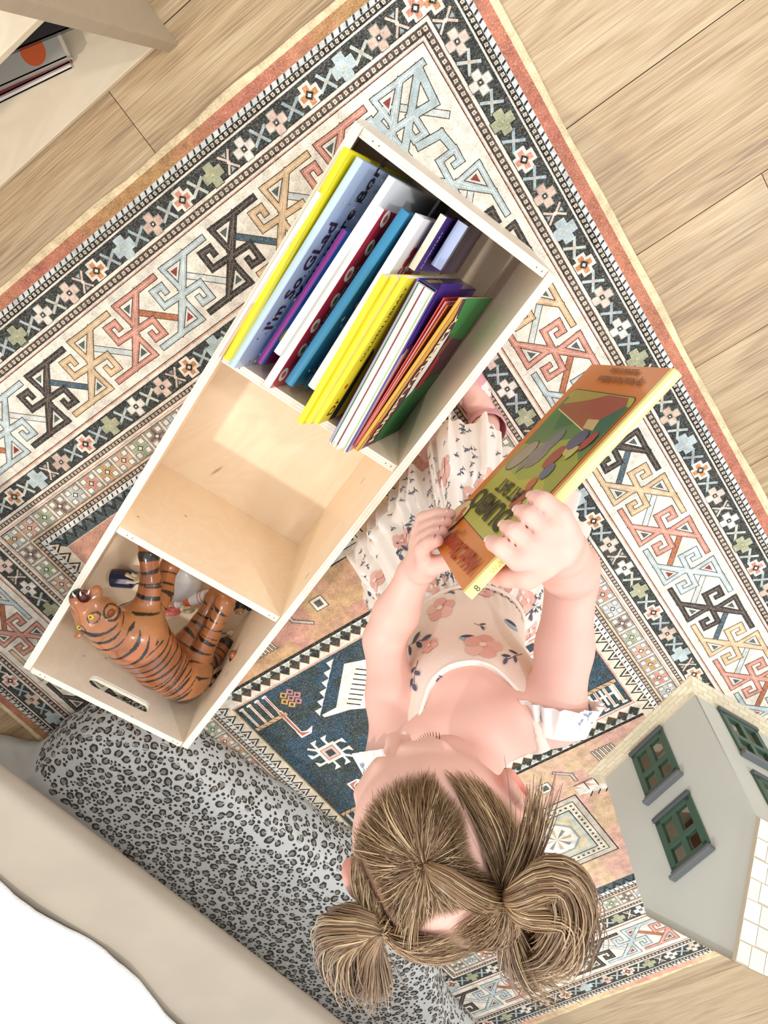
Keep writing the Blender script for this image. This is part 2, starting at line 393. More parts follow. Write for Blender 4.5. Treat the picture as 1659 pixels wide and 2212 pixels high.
FC = [(0, LB), (1, '#c98d5e'), (3, '#e8c9bb'), (2, ''), (0, OL), (1, '#d0917c'), (3, '#d9b9a8')]
XC = ['#b7c6c4', '#9fb4ba', '#a9bcc0', '#dcc3b0', '#c3cbbf']
for dm, ph, sp in ((0.0715, 0.0366, 0.0624), (0.2785, 0.02, 0.0624)):
    for si, s in enumerate(SIDES):
        a0, a1 = s.span(); i = int((a0 - ph) / sp) + 1
        while True:
            a = ph + sp * i
            if a > a1 - dm + 0.03: break
            if a > a0 + dm - 0.03:
                k, c = FC[(i + si * 3) % 7]; flower(s, a, dm, 0.0355, k, c)
            b = a + sp / 2
            if a0 + dm < b < a1 - dm: cross(s, b, dm, 0.027, 1 if (i % 5) == 3 else 0, XC[i % 5])
            i += 1
# key band
def keymotif(s, a, d, col, col2, sgn):
    """sgn carries the direction of travel so that the motif turns with the sides"""
    T = lambda p, q: (a + sgn * p, d + q)
    def st(pts, w, c, l): s.stroke([T(*p) for p in pts], w, c, l)
    for g in (1, -1):
        G = lambda L: [(g * p, g * q) for p, q in L]
        tri = G([(-0.002, -0.006), (-0.043, -0.0485), (-0.001, -0.0505), (-0.002, -0.006)])
        tri = G([(-0.004, -0.009), (0.0, -0.049), (-0.046, -0.0475), (-0.004, -0.009)])
        bars = [tri, G([(-0.046, -0.0475), (-0.084, -0.0475)]), G([(0.0, 0.0), (0.037, -0.0024), (0.0372, -0.0305), (0.0195, -0.0295), (0.0195, -0.0195)]), G([(0.002, 0.004), (-0.046, -0.0475)])]
        ws = (0.0078, 0.0088, 0.0088, 0.0078)
        for b, w in zip(bars, ws): st(b, w + 0.0026, '#3a3330', 2)
        for b, w in zip(bars, ws): st(b, w, col, 3)
        for b, w in zip(bars, ws): st(b, w * 0.28, col2, 4)
        s.poly([T(*p) for p in G([(-0.009, -0.022), (-0.0065, -0.041), (-0.03, -0.0405)])], '#e6e2d6', 5)
        s.poly([T(*p) for p in G([(-0.0115, -0.0265), (-0.009, -0.0385), (-0.0235, -0.038)])], '#555e59' if col != LB else '#8d3f3c', 6)
KC = {0: ('#35383a', '#6f5c50'), 1: (LB, '#d3dcdb'), 2: ('#cf8d7b', '#e0ad9c'), 3: ('#d9b98a', '#e6ccb4')}
for s in SIDES:
    a0, a1 = s.span(); ph = {'top': 0.762, 'right': 1.0735, 'left': 0.55, 'bottom': 0.70}[s.k]; sg = {'top': 1, 'right': -1, 'left': 1, 'bottom': -1}[s.k]
    for i in range(-12, 14):
        a = ph + 0.1052 * i
        if a < a0 + 0.19 or a > a1 - 0.19: continue
        kk = (sg * (-i)) % 4; c1, c2 = KC[{0: 0, 1: 3, 2: 2, 3: 1}[kk]]
        keymotif(s, a, 0.1798, c1, c2, sg)
        p = lambda x, y: (a + sg * x, 0.1798 + y)
        cc = ['#4d6470', '#c9d0cc', '#b7714f', '#d4d8d2'][kk]
        s.stroke([p(-0.029, -0.016), p(-0.077, 0.028)], 0.0115, '#4a423b', 1); s.stroke([p(-0.029, -0.016), p(-0.077, 0.028)], 0.009, cc, 1.5)
for cx_, cy_ in ((RU0 + 0.19, RV0 + 0.19), (RU1 - 0.19, RV0 + 0.19), (RU0 + 0.19, RV1 - 0.19), (RU1 - 0.19, RV1 - 0.19)):
    sx = 1 if cx_ < 0.5 else -1; sy = 1 if cy_ < 0.9 else -1; s = Side('top')
    A = lambda x, y: (cx_ + sx * x, cy_ + sy * y - RV0)
    for w, c, l in ((0.0135, '#3a3330', 2), (0.0108, LB, 3)):
        s.stroke([A(-0.055, -0.055), A(0.05, 0.05)], w, c, l); s.stroke([A(-0.055, -0.055), A(-0.05, -0.005), A(-0.01, -0.01), A(-0.055, -0.055)], w, c, l)
        s.stroke([A(0.0, 0.03), A(-0.035, 0.035), A(-0.038, 0.055)], w, c, l); s.stroke([A(0.03, 0.0), A(0.035, -0.035), A(0.01, -0.04)], w, c, l)
# squares band
for s in SIDES:
    a0, a1 = s.span(); dm = 0.3412; n = int((a1 - a0 - 2 * dm) / 0.0405); st = (a1 - a0 - 2 * dm) / n
    for i in range(n + 1):
        a = a0 + dm + st * i
        acc = [OC, '#e3a98e', '#9db08c', '#7f6a62', '#b9c4c4', '#d98f7c'][(i * 5 + len(s.k)) % 6]
        s.rect(a, dm, 0.037, 0.036, '#5c554c', 1); s.rect(a, dm, 0.0345, 0.0335, '#e9dfcf', 2)
        for dx, dy in ((1, 1), (1, -1), (-1, 1), (-1, -1)):
            s.rect(a + dx * 0.0105, dm + dy * 0.0102, 0.0118, 0.0112, '#4d463e', 3); s.rect(a + dx * 0.0105, dm + dy * 0.0102, 0.0092, 0.0088, '#f2ead9', 4)
        s.rect(a, dm, 0.0075, 0.033, acc, 3); s.rect(a, dm, 0.033, 0.0075, acc, 3.5); s.rect(a, dm, 0.009, 0.009, '#4d463e', 5, 0.78); s.rect(a, dm, 0.0055, 0.0055, '#f2ead9', 6, 0.78)
# centre: zigzag edges, orange end panels, blue field
C0 = 0.386
def P2c(pts, col, l):
    ar = sum(pts[i][0] * pts[(i + 1) % len(pts)][1] - pts[(i + 1) % len(pts)][0] * pts[i][1] for i in range(len(pts)))
    P2(pts if ar > 0 else pts[::-1], col, l)
def rect(u0, v0, u1, v1, col, l): P2c([(u0, v0), (u1, v0), (u1, v1), (u0, v1)], col, l)
def st2(pts, w, col, l): Side('top').stroke([(x, y - RV0) for x, y in pts], w, col, l)
UA, UB, VA, VB = RU0 + C0, RU1 - C0, RV0 + C0, RV1 - C0
rect(UA, VA, UB, VB, '#efe6d8', 0)
for s in SIDES:
    a0, a1 = s.span(); d0 = C0; st = 0.0262; x = a0 + d0; i = 0
    dark = s.k in ('top', 'bottom')
    s.poly([(a0 + d0, d0), (a1 - d0, d0), (a1 - d0 - 0.025, d0 + 0.025), (a0 + d0 + 0.025, d0 + 0.025)], '#4d5b5e' if dark else '#e9dcc4', 0.5)
    while x < a1 - d0 - 0.02:
        s.poly([(x, d0 + 0.001), (x + st, d0 + 0.001), (x + st / 2, d0 + 0.0235)], DK, 1); s.poly([(x + 0.004, d0 + 0.001), (x + st - 0.004, d0 + 0.001), (x + st / 2, d0 + 0.0175)], '#f1e7d6' if not dark else '#39464b', 2)
        s.poly([(x + 0.008, d0 + 0.001), (x + st - 0.008, d0 + 0.001), (x + st / 2, d0 + 0.010)], '#5c4433' if not dark else '#8b989a', 3); x += st
E1 = 0.0262; FU0, FU1, FV0, FV1 = UA + E1, UB - E1, VA + E1, VB - E1
VT0, VT1 = 0.7, 1.243           # blue field with its diamond bands
def abrash(u0, v0, u1, v1, cols, n, l, seed):
    r = random.Random(seed); m = int(n * (v1 - v0) / (u1 - u0)) + 1; g = [[r.random() for _ in range(n + 1)] for _ in range(m + 1)]
    A, B = lin(cols[0]), lin(cols[1])
    for i in range(m):
        for j in range(n):
            k = 0.5 + 0.5 * sin(3 * g[i][j] + 2.2 * sin((u0 + j * (u1 - u0) / n) * 21 + seed) + 2.0 * sin(i * 0.9 + seed)); c = tuple(A[q] * (1 - k) + B[q] * k for q in range(3)) + (1,)
            a, b = u0 + (u1 - u0) * j / n, u0 + (u1 - u0) * (j + 1) / n; e, f = v0 + (v1 - v0) * i / m, v0 + (v1 - v0) * (i + 1) / m
            P2c([(a, e), (b, e), (b, f), (a, f)], c, l)
abrash(FU0, FV0, FU1, VT0, ('#cf9a88', '#cda87c'), 20, 0.6, 2); abrash(FU0, VT1, FU1, FV1, ('#dfb0a0', '#dfc09a'), 20, 0.6, 5)
abrash(FU0, VT0 + 0.042, FU1, VT1 - 0.044, ('#2f4c5e', '#33403f'), 26, 0.6, 9)
rect(FU0, VT0, FU1, VT0 + 0.036, '#efe6d6', 0.6); rect(FU0, VT1 - 0.038, FU1, VT1, '#efe6d6', 0.6)
for vv, g in ((VT0, 1), (VT1, -1)):
    rect(FU0, vv - g * 0.0035, FU1, vv + g * 0.004, DK, 1); rect(FU0, vv + g * 0.0375, FU1, vv + g * 0.0415, PK if g > 0 else '#d89a8c', 1); 
    x = FU0; i = 0
    while x < FU1 - 0.026:
        c = x + 0.0135; m_ = vv + g * 0.0185
        P2c([(c, m_ - 0.0165), (c + 0.0145, m_), (c, m_ + 0.0165), (c - 0.0145, m_)], '#8f8352', 2)
        P2c([(c, m_ - 0.0145), (c + 0.0125, m_), (c, m_ + 0.0145), (c - 0.0125, m_)], '#30393c', 3)
        P2c([(c, m_ + g * 0.0125), (c + 0.0105, m_ + g * 0.0005), (c - 0.0105, m_ + g * 0.0005)], '#5e4236' if i % 3 else '#232628', 4)
        P2c([(x + 0.0265, vv + g * 0.005), (x + 0.036, vv + g * 0.014), (x + 0.017, vv + g * 0.014)], '#b9c2c2', 3); x += 0.0262; i += 1
for uu, g in ((FU0, 1), (FU1, -1)): rect(uu, VT0 + 0.04, uu + g * 0.0035, VT1 - 0.042, '#b9975c' if g < 0 else PK, 2)
WH = '#f3ede0'
# eight-hooked star
def star(u, v, ssz):
    q = lambda x, y: (u + x * ssz, v + y * ssz)
    sq = lambda r, c, l: P2c([q(-r, -r), q(r, -r), q(r, r), q(-r, r)], c, l)
    sq(0.0235, WH, 2); sq(0.0165, '#b77f72', 3); sq(0.0145, '#e5c3b4', 4); sq(0.0085, '#33414b', 5)
    for k in range(4):
        c, n = round(cos(k * pi / 2)), round(sin(k * pi / 2)); T = lambda x, y: q(x * c - y * n, x * n + y * c)
        for sx in (-0.017, 0.009):
            st2([T(sx, 0.02), T(sx, 0.036)], 0.0055 * ssz, WH, 2); P2c([T(sx - 0.003, 0.045), T(sx + 0.013, 0.045), T(sx - 0.003, 0.030)], WH, 2)
    st2([q(0.02, -0.02), q(0.033, -0.033)], 0.006 * ssz, WH, 2); st2([q(-0.02, 0.02), q(-0.036, 0.036)], 0.006 * ssz, WH, 2)
def comb(u, v, g, h):
    T = lambda x, y: (u - g * x, v + h * y)
    for i, c in enumerate(('#d6b98c', '#d6a98c', '#c98378', '#c98378')):
        st2([T(0.012 + 0.021 * i, 0.006), T(0.012 + 0.021 * i, 0.062)], 0.0062, WH, 2); st2([T(0.012 + 0.021 * i, 0.008), T(0.012 + 0.021 * i, 0.062)], 0.0032, c, 3)
        st2([T(0.007 + 0.021 * i, 0.006), T(0.014 + 0.021 * i, 0.006)], 0.005, WH, 2)
    st2([T(0.006, 0.068), T(0.082, 0.068)], 0.0125, '#2a2a2a', 2); st2([T(0.006, 0.068), T(0.082, 0.068)], 0.009, '#cba77f', 3)
    for i in range(5): st2([T(0.008 + 0.015 * i, 0.0635), T(0.0155 + 0.015 * i, 0.0725)], 0.0014, DK, 4)
    st2([T(0.076, 0.06), T(0.0765, 0.125)], 0.0105, WH, 3); st2([T(0.076, 0.06), T(0.0765, 0.125)], 0.006, '#b96a5c', 4)
    P2c([T(0.070, 0.122), T(0.070, 0.142), T(0.098, 0.142), T(0.112, 0.126), T(0.092, 0.131)], WH, 3.5); P2c([T(0.074, 0.126), T(0.075, 0.138), T(0.098, 0.138)], '#b96a5c', 4.2)
comb(FU1 - 0.006, VT0 + 0.045, 1, 1); comb(FU0 + 0.006, VT0 + 0.045, -1, 1); comb(FU0 + 0.006, VT1 - 0.047, -1, -1); comb(FU1 - 0.006, VT1 - 0.047, 1, -1)
star(0.8489, 0.957, 1.05); star(0.335, 0.957, 1.05)
for cu_, g in ((0.589, 1),):   # white niche with hooked teeth and hatching
    for sg in (1, -1):
        T = lambda x, y: (cu_ + sg * x, y)
        P2c([T(0.02, 0.80), T(0.088, 0.775), T(0.172, 0.860), T(0.21, 0.8595), T(0.21, 0.868), T(0.15, 0.882), T(0.02, 0.95)], WH, 2)
        for i in range(8): st2([T(0.075 + 0.010 * i, 0.80 + 0.0092 * i), T(0.055 + 0.010 * i, 0.818 + 0.0092 * i)], 0.003, DK, 3)
        for i in range(6): P2c([T(0.098 + 0.0195 * i, 0.752 + 0.018 * i), T(0.118 + 0.0195 * i, 0.752 + 0.018 * i), T(0.118 + 0.0195 * i, 0.770 + 0.018 * i), T(0.1105 + 0.0195 * i, 0.762 + 0.018 * i)], WH, 2)
    st2([(0.45, 0.98), (0.589, 0.87), (0.728, 0.98)], 0.022, '#e8dccb', 4); st2([(0.45, 0.98), (0.589, 0.87), (0.728, 0.98)], 0.004, DK, 5)
for u_, v_, g in ((0.826, 0.785, 1), (0.352, 0.785, 1), (0.826, 1.15, -1), (0.352, 1.15, -1)):
    for i, (dx, dy) in enumerate(((0, 0), (0.017, 0.0), (-0.017, 0), (0.0085, 0.015 * g), (-0.0085, 0.015 * g), (0.0085, -0.015 * g), (-0.0085, -0.015 * g))):
        Side('top').rect(u_ + dx, v_ + dy - RV0, 0.014, 0.014, ['#c98a8a', '#d7a35c'][i % 2], 2, 0.78); Side('top').rect(u_ + dx, v_ + dy - RV0, 0.0065, 0.0065, '#2f3c42', 3, 0.78)
# H and comb on the right of the field
for g in (1, -1):
    st2([(0.245, 1.165 - 0.01), (0.245 + 0.06 * 1, 1.165 - 0.01)], 0.006, WH, 2)
    for i in range(3): st2([(0.25 + 0.025 * i, 1.135), (0.25 + 0.025 * i, 1.178)], 0.0055, WH, 2)
# end panels: square medallion, hooked bars, hatched lozenges (same at both ends)
def panel(v0, g):
    V = lambda y: v0 + g * y
    R2 = lambda u0, y0, u1, y1, c, l: rect(min(u0, u1), min(V(y0), V(y1)), max(u0, u1), max(V(y0), V(y1)), c, l)
    cu, cy, r = 0.589 - 0.02, 0.222, 0.108
    for rr, c in ((r, DK), (r - 0.003, '#cfc4b3'), (r - 0.016, DK), (r - 0.018, '#e6ddc8'), (r - 0.036, '#3d4240'), (r - 0.039, '#c3cabd'), (r - 0.049, '#dccfae')):
        R2(cu - rr, cy - rr, cu + rr, cy + rr, c, 1.2 + (r - rr) * 60)
    for i in range(13):
        for rr in (r - 0.027,):
            t = -rr + 2 * rr * i / 12
            for x, y in ((t, -rr), (t, rr), (-rr, t), (rr, t)): R2(cu + x - 0.0028, cy + y - 0.0028, cu + x + 0.0028, cy + y + 0.0028, '#55524a', 5)
    oc = [(0.045, 0.02), (0.02, 0.045), (-0.02, 0.045), (-0.045, 0.02), (-0.045, -0.02), (-0.02, -0.045), (0.02, -0.045), (0.045, -0.02)]
    P2c([(cu + x * 1.12, V(cy + y * 1.12)) for x, y in oc], '#9aa7a9', 5); P2c([(cu + x, V(cy + y)) for x, y in oc], WH, 6)
    for k in range(8):
        a = k * pi / 4; P2c([(cu, V(cy)), (cu + 0.034 * cos(a - 0.3), V(cy + 0.034 * sin(a - 0.3))), (cu + 0.036 * cos(a), V(cy + 0.036 * sin(a)))], ['#cdb48e', '#8f8a80'][k % 2], 7)
    for sg in (1, -1):
        S = lambda x, y: (cu + sg * x, V(y))
        P2c([S(0.115, 0.100), S(0.30, 0.150), S(0.30, 0.166), S(0.115, 0.122)], WH, 2); 
        for i in range(7): st2([S(0.145 + 0.018 * i, 0.128 + 0.003 * i), S(0.135 + 0.018 * i, 0.138 + 0.003 * i)], 0.003, DK, 3)
        for i in range(7): 
            P2c([S(0.12 + 0.024 * i, 0.095), S(0.14 + 0.024 * i, 0.095), S(0.14 + 0.024 * i, 0.113)], WH, 2); st2([S(0.117 + 0.024 * i, 0.09), S(0.142 + 0.024 * i, 0.09), S(0.142 + 0.024 * i, 0.117)], 0.002, DK, 3)
        for i in range(6): st2([S(0.20 + 0.009 * i, 0.022), S(0.205 + 0.009 * i, 0.062)], 0.0065, '#3a3531', 2); st2([S(0.20 + 0.009 * i, 0.022), S(0.205 + 0.009 * i, 0.062)], 0.0032, '#efe4d4', 3)
        for x, y in ((0.17, 0.245), (0.17, 0.33), (0.06, 0.06), (0.245, 0.22)):
            P2c([S(x - 0.015, y - 0.015), S(x + 0.015, y - 0.015), S(x + 0.015, y + 0.015), S(x - 0.015, y + 0.015)], DK, 2); P2c([S(x - 0.0135, y - 0.0135), S(x + 0.0135, y - 0.0135), S(x + 0.0135, y + 0.0135), S(x - 0.0135, y + 0.0135)], '#eee5d6', 3)
            P2c([S(x - 0.0075, y - 0.0075), S(x + 0.0075, y - 0.0075), S(x + 0.0075, y + 0.0075), S(x - 0.0075, y + 0.0075)], '#5b5a55', 4)
        st2([S(0.10, 0.03), S(0.13, 0.055), S(0.13, 0.075)], 0.009, DK, 2); st2([S(0.10, 0.03), S(0.13, 0.055), S(0.13, 0.075)], 0.006, '#cdbfae', 3)
        st2([S(0.19, 0.19), S(0.25, 0.13)], 0.018, DK, 2.2); st2([S(0.19, 0.19), S(0.25, 0.13)], 0.014, '#cdbfae', 3.2)
        for i in range(5): st2([S(0.193 + 0.012 * i, 0.181 - 0.012 * i), S(0.203 + 0.012 * i, 0.187 - 0.012 * i)], 0.0015, DK, 4.5)
panel(VT1 + 0.015, 1); panel(VT0 - 0.015, -1)
# body of the rug with rounded rolled binding
n = 64
def edge_pts(off, z):
    o = []
    for (ua, va, ub, vb) in ((RU0, RV0, RU1, RV0), (RU1, RV0, RU1, RV1), (RU1, RV1, RU0, RV1), (RU0, RV1, RU0, RV0)):
        for i in range(n):
            t = i / n; u = ua + (ub - ua) * t; v = va + (vb - va) * t
            wv = 0.0016 * sin(u * 19 + v * 13) + 0.001 * sin(u * 47 - v * 31)
            if ua == ub: u += (1 if ua > 0.5 else -1) * (off + wv)
            else: v += (1 if va > 0.9 else -1) * (off + wv)
            o.append((u, v, z))
    return o
rows = [edge_pts(-0.001, 0.0006), edge_pts(0.0022, 0.0012), edge_pts(0.0032, 0.0032), edge_pts(0.002, 0.0055), edge_pts(-0.004, RT + 0.0003), edge_pts(-0.0085, RT - 0.0004)]
rug.grid(rows, '#e8d3ab', closed=True); rug.poly([(RU0 - 0.0, RV0, 0.0008), (RU0, RV1, 0.0008), (RU1, RV1, 0.0008), (RU1, RV0, 0.0008)], '#cfc3ae')
def rug_mat():
    m, t, b = new_mat('woven_rug', 0.95); b.inputs['Specular IOR Level'].default_value = 0.1
    at = N(t, 'ShaderNodeAttribute', attribute_name='Col'); tc = N(t, 'ShaderNodeTexCoord')
    mp = N(t, 'ShaderNodeMapping'); mp.inputs['Scale'].default_value = (1.0, 2.6, 1); t.links.new(tc.outputs['Object'], mp.inputs[0])
    n1 = N(t, 'ShaderNodeTexNoise'); n1.inputs['Scale'].default_value = 420; n1.inputs['Detail'].default_value = 2; t.links.new(mp.outputs[0], n1.inputs[0])
    n2 = N(t, 'ShaderNodeTexNoise'); n2.inputs['Scale'].default_value = 55; n2.inputs['Detail'].default_value = 5; t.links.new(tc.outputs['Object'], n2.inputs[0])
    mix = N(t, 'ShaderNodeMath', operation='MULTIPLY_ADD'); mix.inputs[1].default_value = 0.55; t.links.new(n1.outputs[0], mix.inputs[0])
    m2 = N(t, 'ShaderNodeMath', operation='MULTIPLY'); m2.inputs[1].default_value = 0.45; t.links.new(n2.outputs[0], m2.inputs[0]); t.links.new(m2.outputs[0], mix.inputs[2])
    mr = N(t, 'ShaderNodeMapRange'); mr.inputs['From Min'].default_value = 0.36; mr.inputs['From Max'].default_value = 0.64; mr.inputs['To Min'].default_value = -0.34; mr.inputs['To Max'].default_value = 0.34; t.links.new(mix.outputs[0], mr.inputs[0])
    # faded yarn: pushes colour towards cream or darker
    f = N(t, 'ShaderNodeMath', operation='ADD'); f.inputs[1].default_value = 1.0; t.links.new(mr.outputs[0], f.inputs[0])
    s1 = N(t, 'ShaderNodeVectorMath', operation='SCALE'); t.links.new(at.outputs['Color'], s1.inputs[0]); t.links.new(f.outputs[0], s1.inputs['Scale'])
    fd = N(t, 'ShaderNodeMapRange'); fd.inputs['From Min'].default_value = 0.5; fd.inputs['From Max'].default_value = 0.75; fd.inputs['To Min'].default_value = 0.0; fd.inputs['To Max'].default_value = 0.38; t.links.new(n1.outputs[0], fd.inputs[0])
    mx = N(t, 'ShaderNodeMix', data_type='RGBA'); t.links.new(fd.outputs[0], mx.inputs[0]); t.links.new(s1.outputs[0], mx.inputs[6]); mx.inputs[7].default_value = lin('#d9cdbb'); t.links.new(mx.outputs[2], b.inputs['Base Color'])
    bp = N(t, 'ShaderNodeBump'); bp.inputs['Strength'].default_value = 0.5; bp.inputs['Distance'].default_value = 0.001; t.links.new(n1.outputs[0], bp.inputs['Height']); t.links.new(bp.outputs[0], b.inputs['Normal'])
    return m
rg = rug.build('rug', None, (rug_mat(),)); tag(rg, 'large patterned rug with key-fret borders, cream, rust and dark blue, on the plank floor', 'rug')
# ================================================================ plywood book bin (lying on its back, open side up)
SO = Vector((0.05138, -0.02254, 0)); SS = Vector((0.93957, 0.34235, 0)); SW = Vector((-0.34235, 0.93957, 0)); SZ = Vector((0, 0, 1))
def shv(s, w, z): return SO + SS * s + SW * w + SZ * z
MSH = Matrix(((SS.x, SW.x, 0, SO.x), (SS.y, SW.y, 0, SO.y), (0, 0, 1, 0), (0, 0, 0, 1)))
def ply_face(name, c1, c2):
    m, t, b = new_mat(name, 0.38)
    tc = N(t, 'ShaderNodeTexCoord'); mp = N(t, 'ShaderNodeMapping'); mp.inputs['Scale'].default_value = (2.2, 6, 6); mp.inputs['Rotation'].default_value = (0, 0, 0.35); t.links.new(tc.outputs['Object'], mp.inputs[0])
    n1 = N(t, 'ShaderNodeTexNoise'); n1.inputs['Scale'].default_value = 1.8; n1.inputs['Detail'].default_value = 4; n1.inputs['Distortion'].default_value = 1.2; t.links.new(mp.outputs[0], n1.inputs[0])
    ml = N(t, 'ShaderNodeMath', operation='MULTIPLY'); ml.inputs[1].default_value = 40; t.links.new(n1.outputs[0], ml.inputs[0])
    sn = N(t, 'ShaderNodeMath', operation='SINE'); t.links.new(ml.outputs[0], sn.inputs[0])
    mr = N(t, 'ShaderNodeMapRange'); mr.inputs['From Min'].default_value = -1; mr.inputs['To Min'].default_value = 0; mr.inputs['To Max'].default_value = 0.35; t.links.new(sn.outputs[0], mr.inputs[0])
    mx = N(t, 'ShaderNodeMix', data_type='RGBA'); t.links.new(mr.outputs[0], mx.inputs[0]); mx.inputs[6].default_value = lin(c1); mx.inputs[7].default_value = lin(c2)
    # small dark veneer flecks
    mk = N(t, 'ShaderNodeMapping'); mk.inputs['Scale'].default_value = (5, 26, 26); mk.inputs['Rotation'].default_value = (0, 0, 0.6); t.links.new(tc.outputs['Object'], mk.inputs[0])
    vo = N(t, 'ShaderNodeTexVoronoi'); vo.inputs['Scale'].default_value = 1.0; t.links.new(mk.outputs[0], vo.inputs['Vector'])
    kr = N(t, 'ShaderNodeMapRange'); kr.inputs['From Min'].default_value = 0.05; kr.inputs['From Max'].default_value = 0.10; kr.inputs['To Min'].default_value = 0.55; kr.inputs['To Max'].default_value = 1; t.links.new(vo.outputs['Distance'], kr.inputs[0])
    sc = N(t, 'ShaderNodeVectorMath', operation='SCALE'); t.links.new(mx.outputs[2], sc.inputs[0]); t.links.new(kr.outputs[0], sc.inputs['Scale']); t.links.new(sc.outputs[0], b.inputs['Base Color'])
    return m
PLY = ply_face('birch_plywood', '#fbe8cd', '#f3dab8')
PLYG = ply_face('grey_lit_birch_plywood', '#ebdcc8', '#e0cfb6')  # same birch, greyer: tint of the light on the end panels put into colour
EDGE = mat('plywood_edge_layers', '@', 0.6, var=0.05, scale=60)
PLYC = ['#efe7d6', '#f3ecdc', '#ddd0ba', '#f3ecdc', '#e9dfcb', '#f3ecdc', '#ddd0ba', '#f3ecdc', '#efe7d6']
def board(name, parent, M, lx, ly, t, face=PLY, holes=(), prof=None):
    """board in local xy, thickness along z; faces get veneer, rims get layered edges. holes: rounded slots (cx, cy, hw, hh)"""
    bm = bmesh.new()
    def loop(pts): return [bm.verts.new((x, y, 0)) for x, y in pts]
    r = 0.006
    def rr(cx, cy, hw, hh, r, n=5):
        o = []
        for (sx, sy, a0) in ((1, 1, 0), (-1, 1, pi / 2), (-1, -1, pi), (1, -1, 1.5 * pi)):
            for i in range(n + 1):
                a = a0 + pi / 2 * i / n; o.append((cx + sx * (hw - r) + r * cos(a), cy + sy * (hh - r) + r * sin(a)))
        return o
    outer = prof or rr(lx / 2, ly / 2, lx / 2, ly / 2, r)
    loops = [outer] + [rr(cx, cy, hw, hh, min(hw, hh) - 1e-4, 8)[::-1] for cx, cy, hw, hh in holes]
    bm.free()
    cu = bpy.data.curves.new('tmp', 'CURVE'); cu.dimensions = '2D'; cu.fill_mode = 'BOTH'; cu.extrude = t / 2
    for L in loops:
        sp = cu.splines.new('POLY'); sp.points.add(len(L) - 1); sp.use_cyclic_u = True
        for p, (x, y) in zip(sp.points, L): p.co = (x, y, 0, 1)
    o = bpy.data.objects.new('tmp', cu); COL.objects.link(o); dg = bpy.context.evaluated_depsgraph_get(); dg.update()
    me0 = bpy.data.meshes.new_from_object(o.evaluated_get(dg)); bpy.data.objects.remove(o)
    pm = PM(); K = len(PLYC)
    for p in me0.polygons:
        V = [me0.vertices[i].co for i in p.vertices]
        if abs(p.normal.z) > 0.5: pm.poly([tuple(v + Vector((0, 0, t / 2))) for v in V], '#ffffff', 0)
        else:
            lo = [v for v in V if v.z < 0]; 
            if len(lo) < 2: continue
            a, b = lo[0], lo[1]; nrm = p.normal
            for k in range(K):
                z0, z1 = t * k / K, t * (k + 1) / K
                q = [(a.x, a.y, z0), (b.x, b.y, z0), (b.x, b.y, z1), (a.x, a.y, z1)]
                n_ = (Vector(q[1]) - Vector(q[0])).cross(Vector(q[2]) - Vector(q[1]))
                if n_.dot(nrm) < 0: q.reverse()
                pm.poly(q, PLYC[k], 1)
    return pm.build(name, parent, (face, EDGE), M=M)
TH = 0.012; L_, W_, H_ = 1.012, 0.315, 0.254
binr = empty('book_bin', tuple(SO)); tag(binr, 'open-topped birch plywood bin with three compartments holding picture books and a toy tiger', 'storage bin')
FY = 0.0065
# long sides: local x along S, y up, z across
def Mx(o, x, y): return frame(shv(*o), x, y)
board('side_panel', binr, Mx((0, 0, FY), SS, SZ) @ Matrix.Translation((0, 0, -TH)), L_, H_, TH)
board('side_panel', binr, Mx((0, W_, FY), SS, SZ), L_, H_, TH)
board('end_panel', binr, Mx((0, TH, FY), SW, SZ) @ Matrix.Translation((0, 0, 0)), W_ - 2 * TH, H_ - 0.0006, TH, PLYG)
board('end_panel', binr, Mx((L_ - TH, TH, FY), SW, SZ), W_ - 2 * TH, H_ - 0.0006, TH, PLYG, holes=((0.153, 0.216, 0.060, 0.0130),))
board('divider', binr, Mx((0.3385, TH, FY), SW, SZ), W_ - 2 * TH, H_ - 0.001, TH)
board('divider', binr, Mx((0.667, TH, FY), SW, SZ), W_ - 2 * TH, H_ - 0.001, TH)
board('back_panel', binr, frame(shv(TH, TH, FY), SS, SW), L_ - 2 * TH, W_ - 2 * TH, TH, PLY)
for s, w in ((0.006, 0.03), (0.006, 0.286), (0.344, 0.03), (0.344, 0.285), (0.673, 0.03), (0.673, 0.285), (1.006, 0.03), (1.006, 0.285)):
    for dw in (0, 0.009):
        c = shv(s, w + dw, FY + H_ - 0.0006); sc_ = PM(); sc_.poly([c + Vector((0.0011 * cos(a), 0.0011 * sin(a), 0.0009)) for a in [i * pi / 4 for i in range(8)]], '#7d6a4f')
        sc_.build('nail_head', binr, (PAPER,))

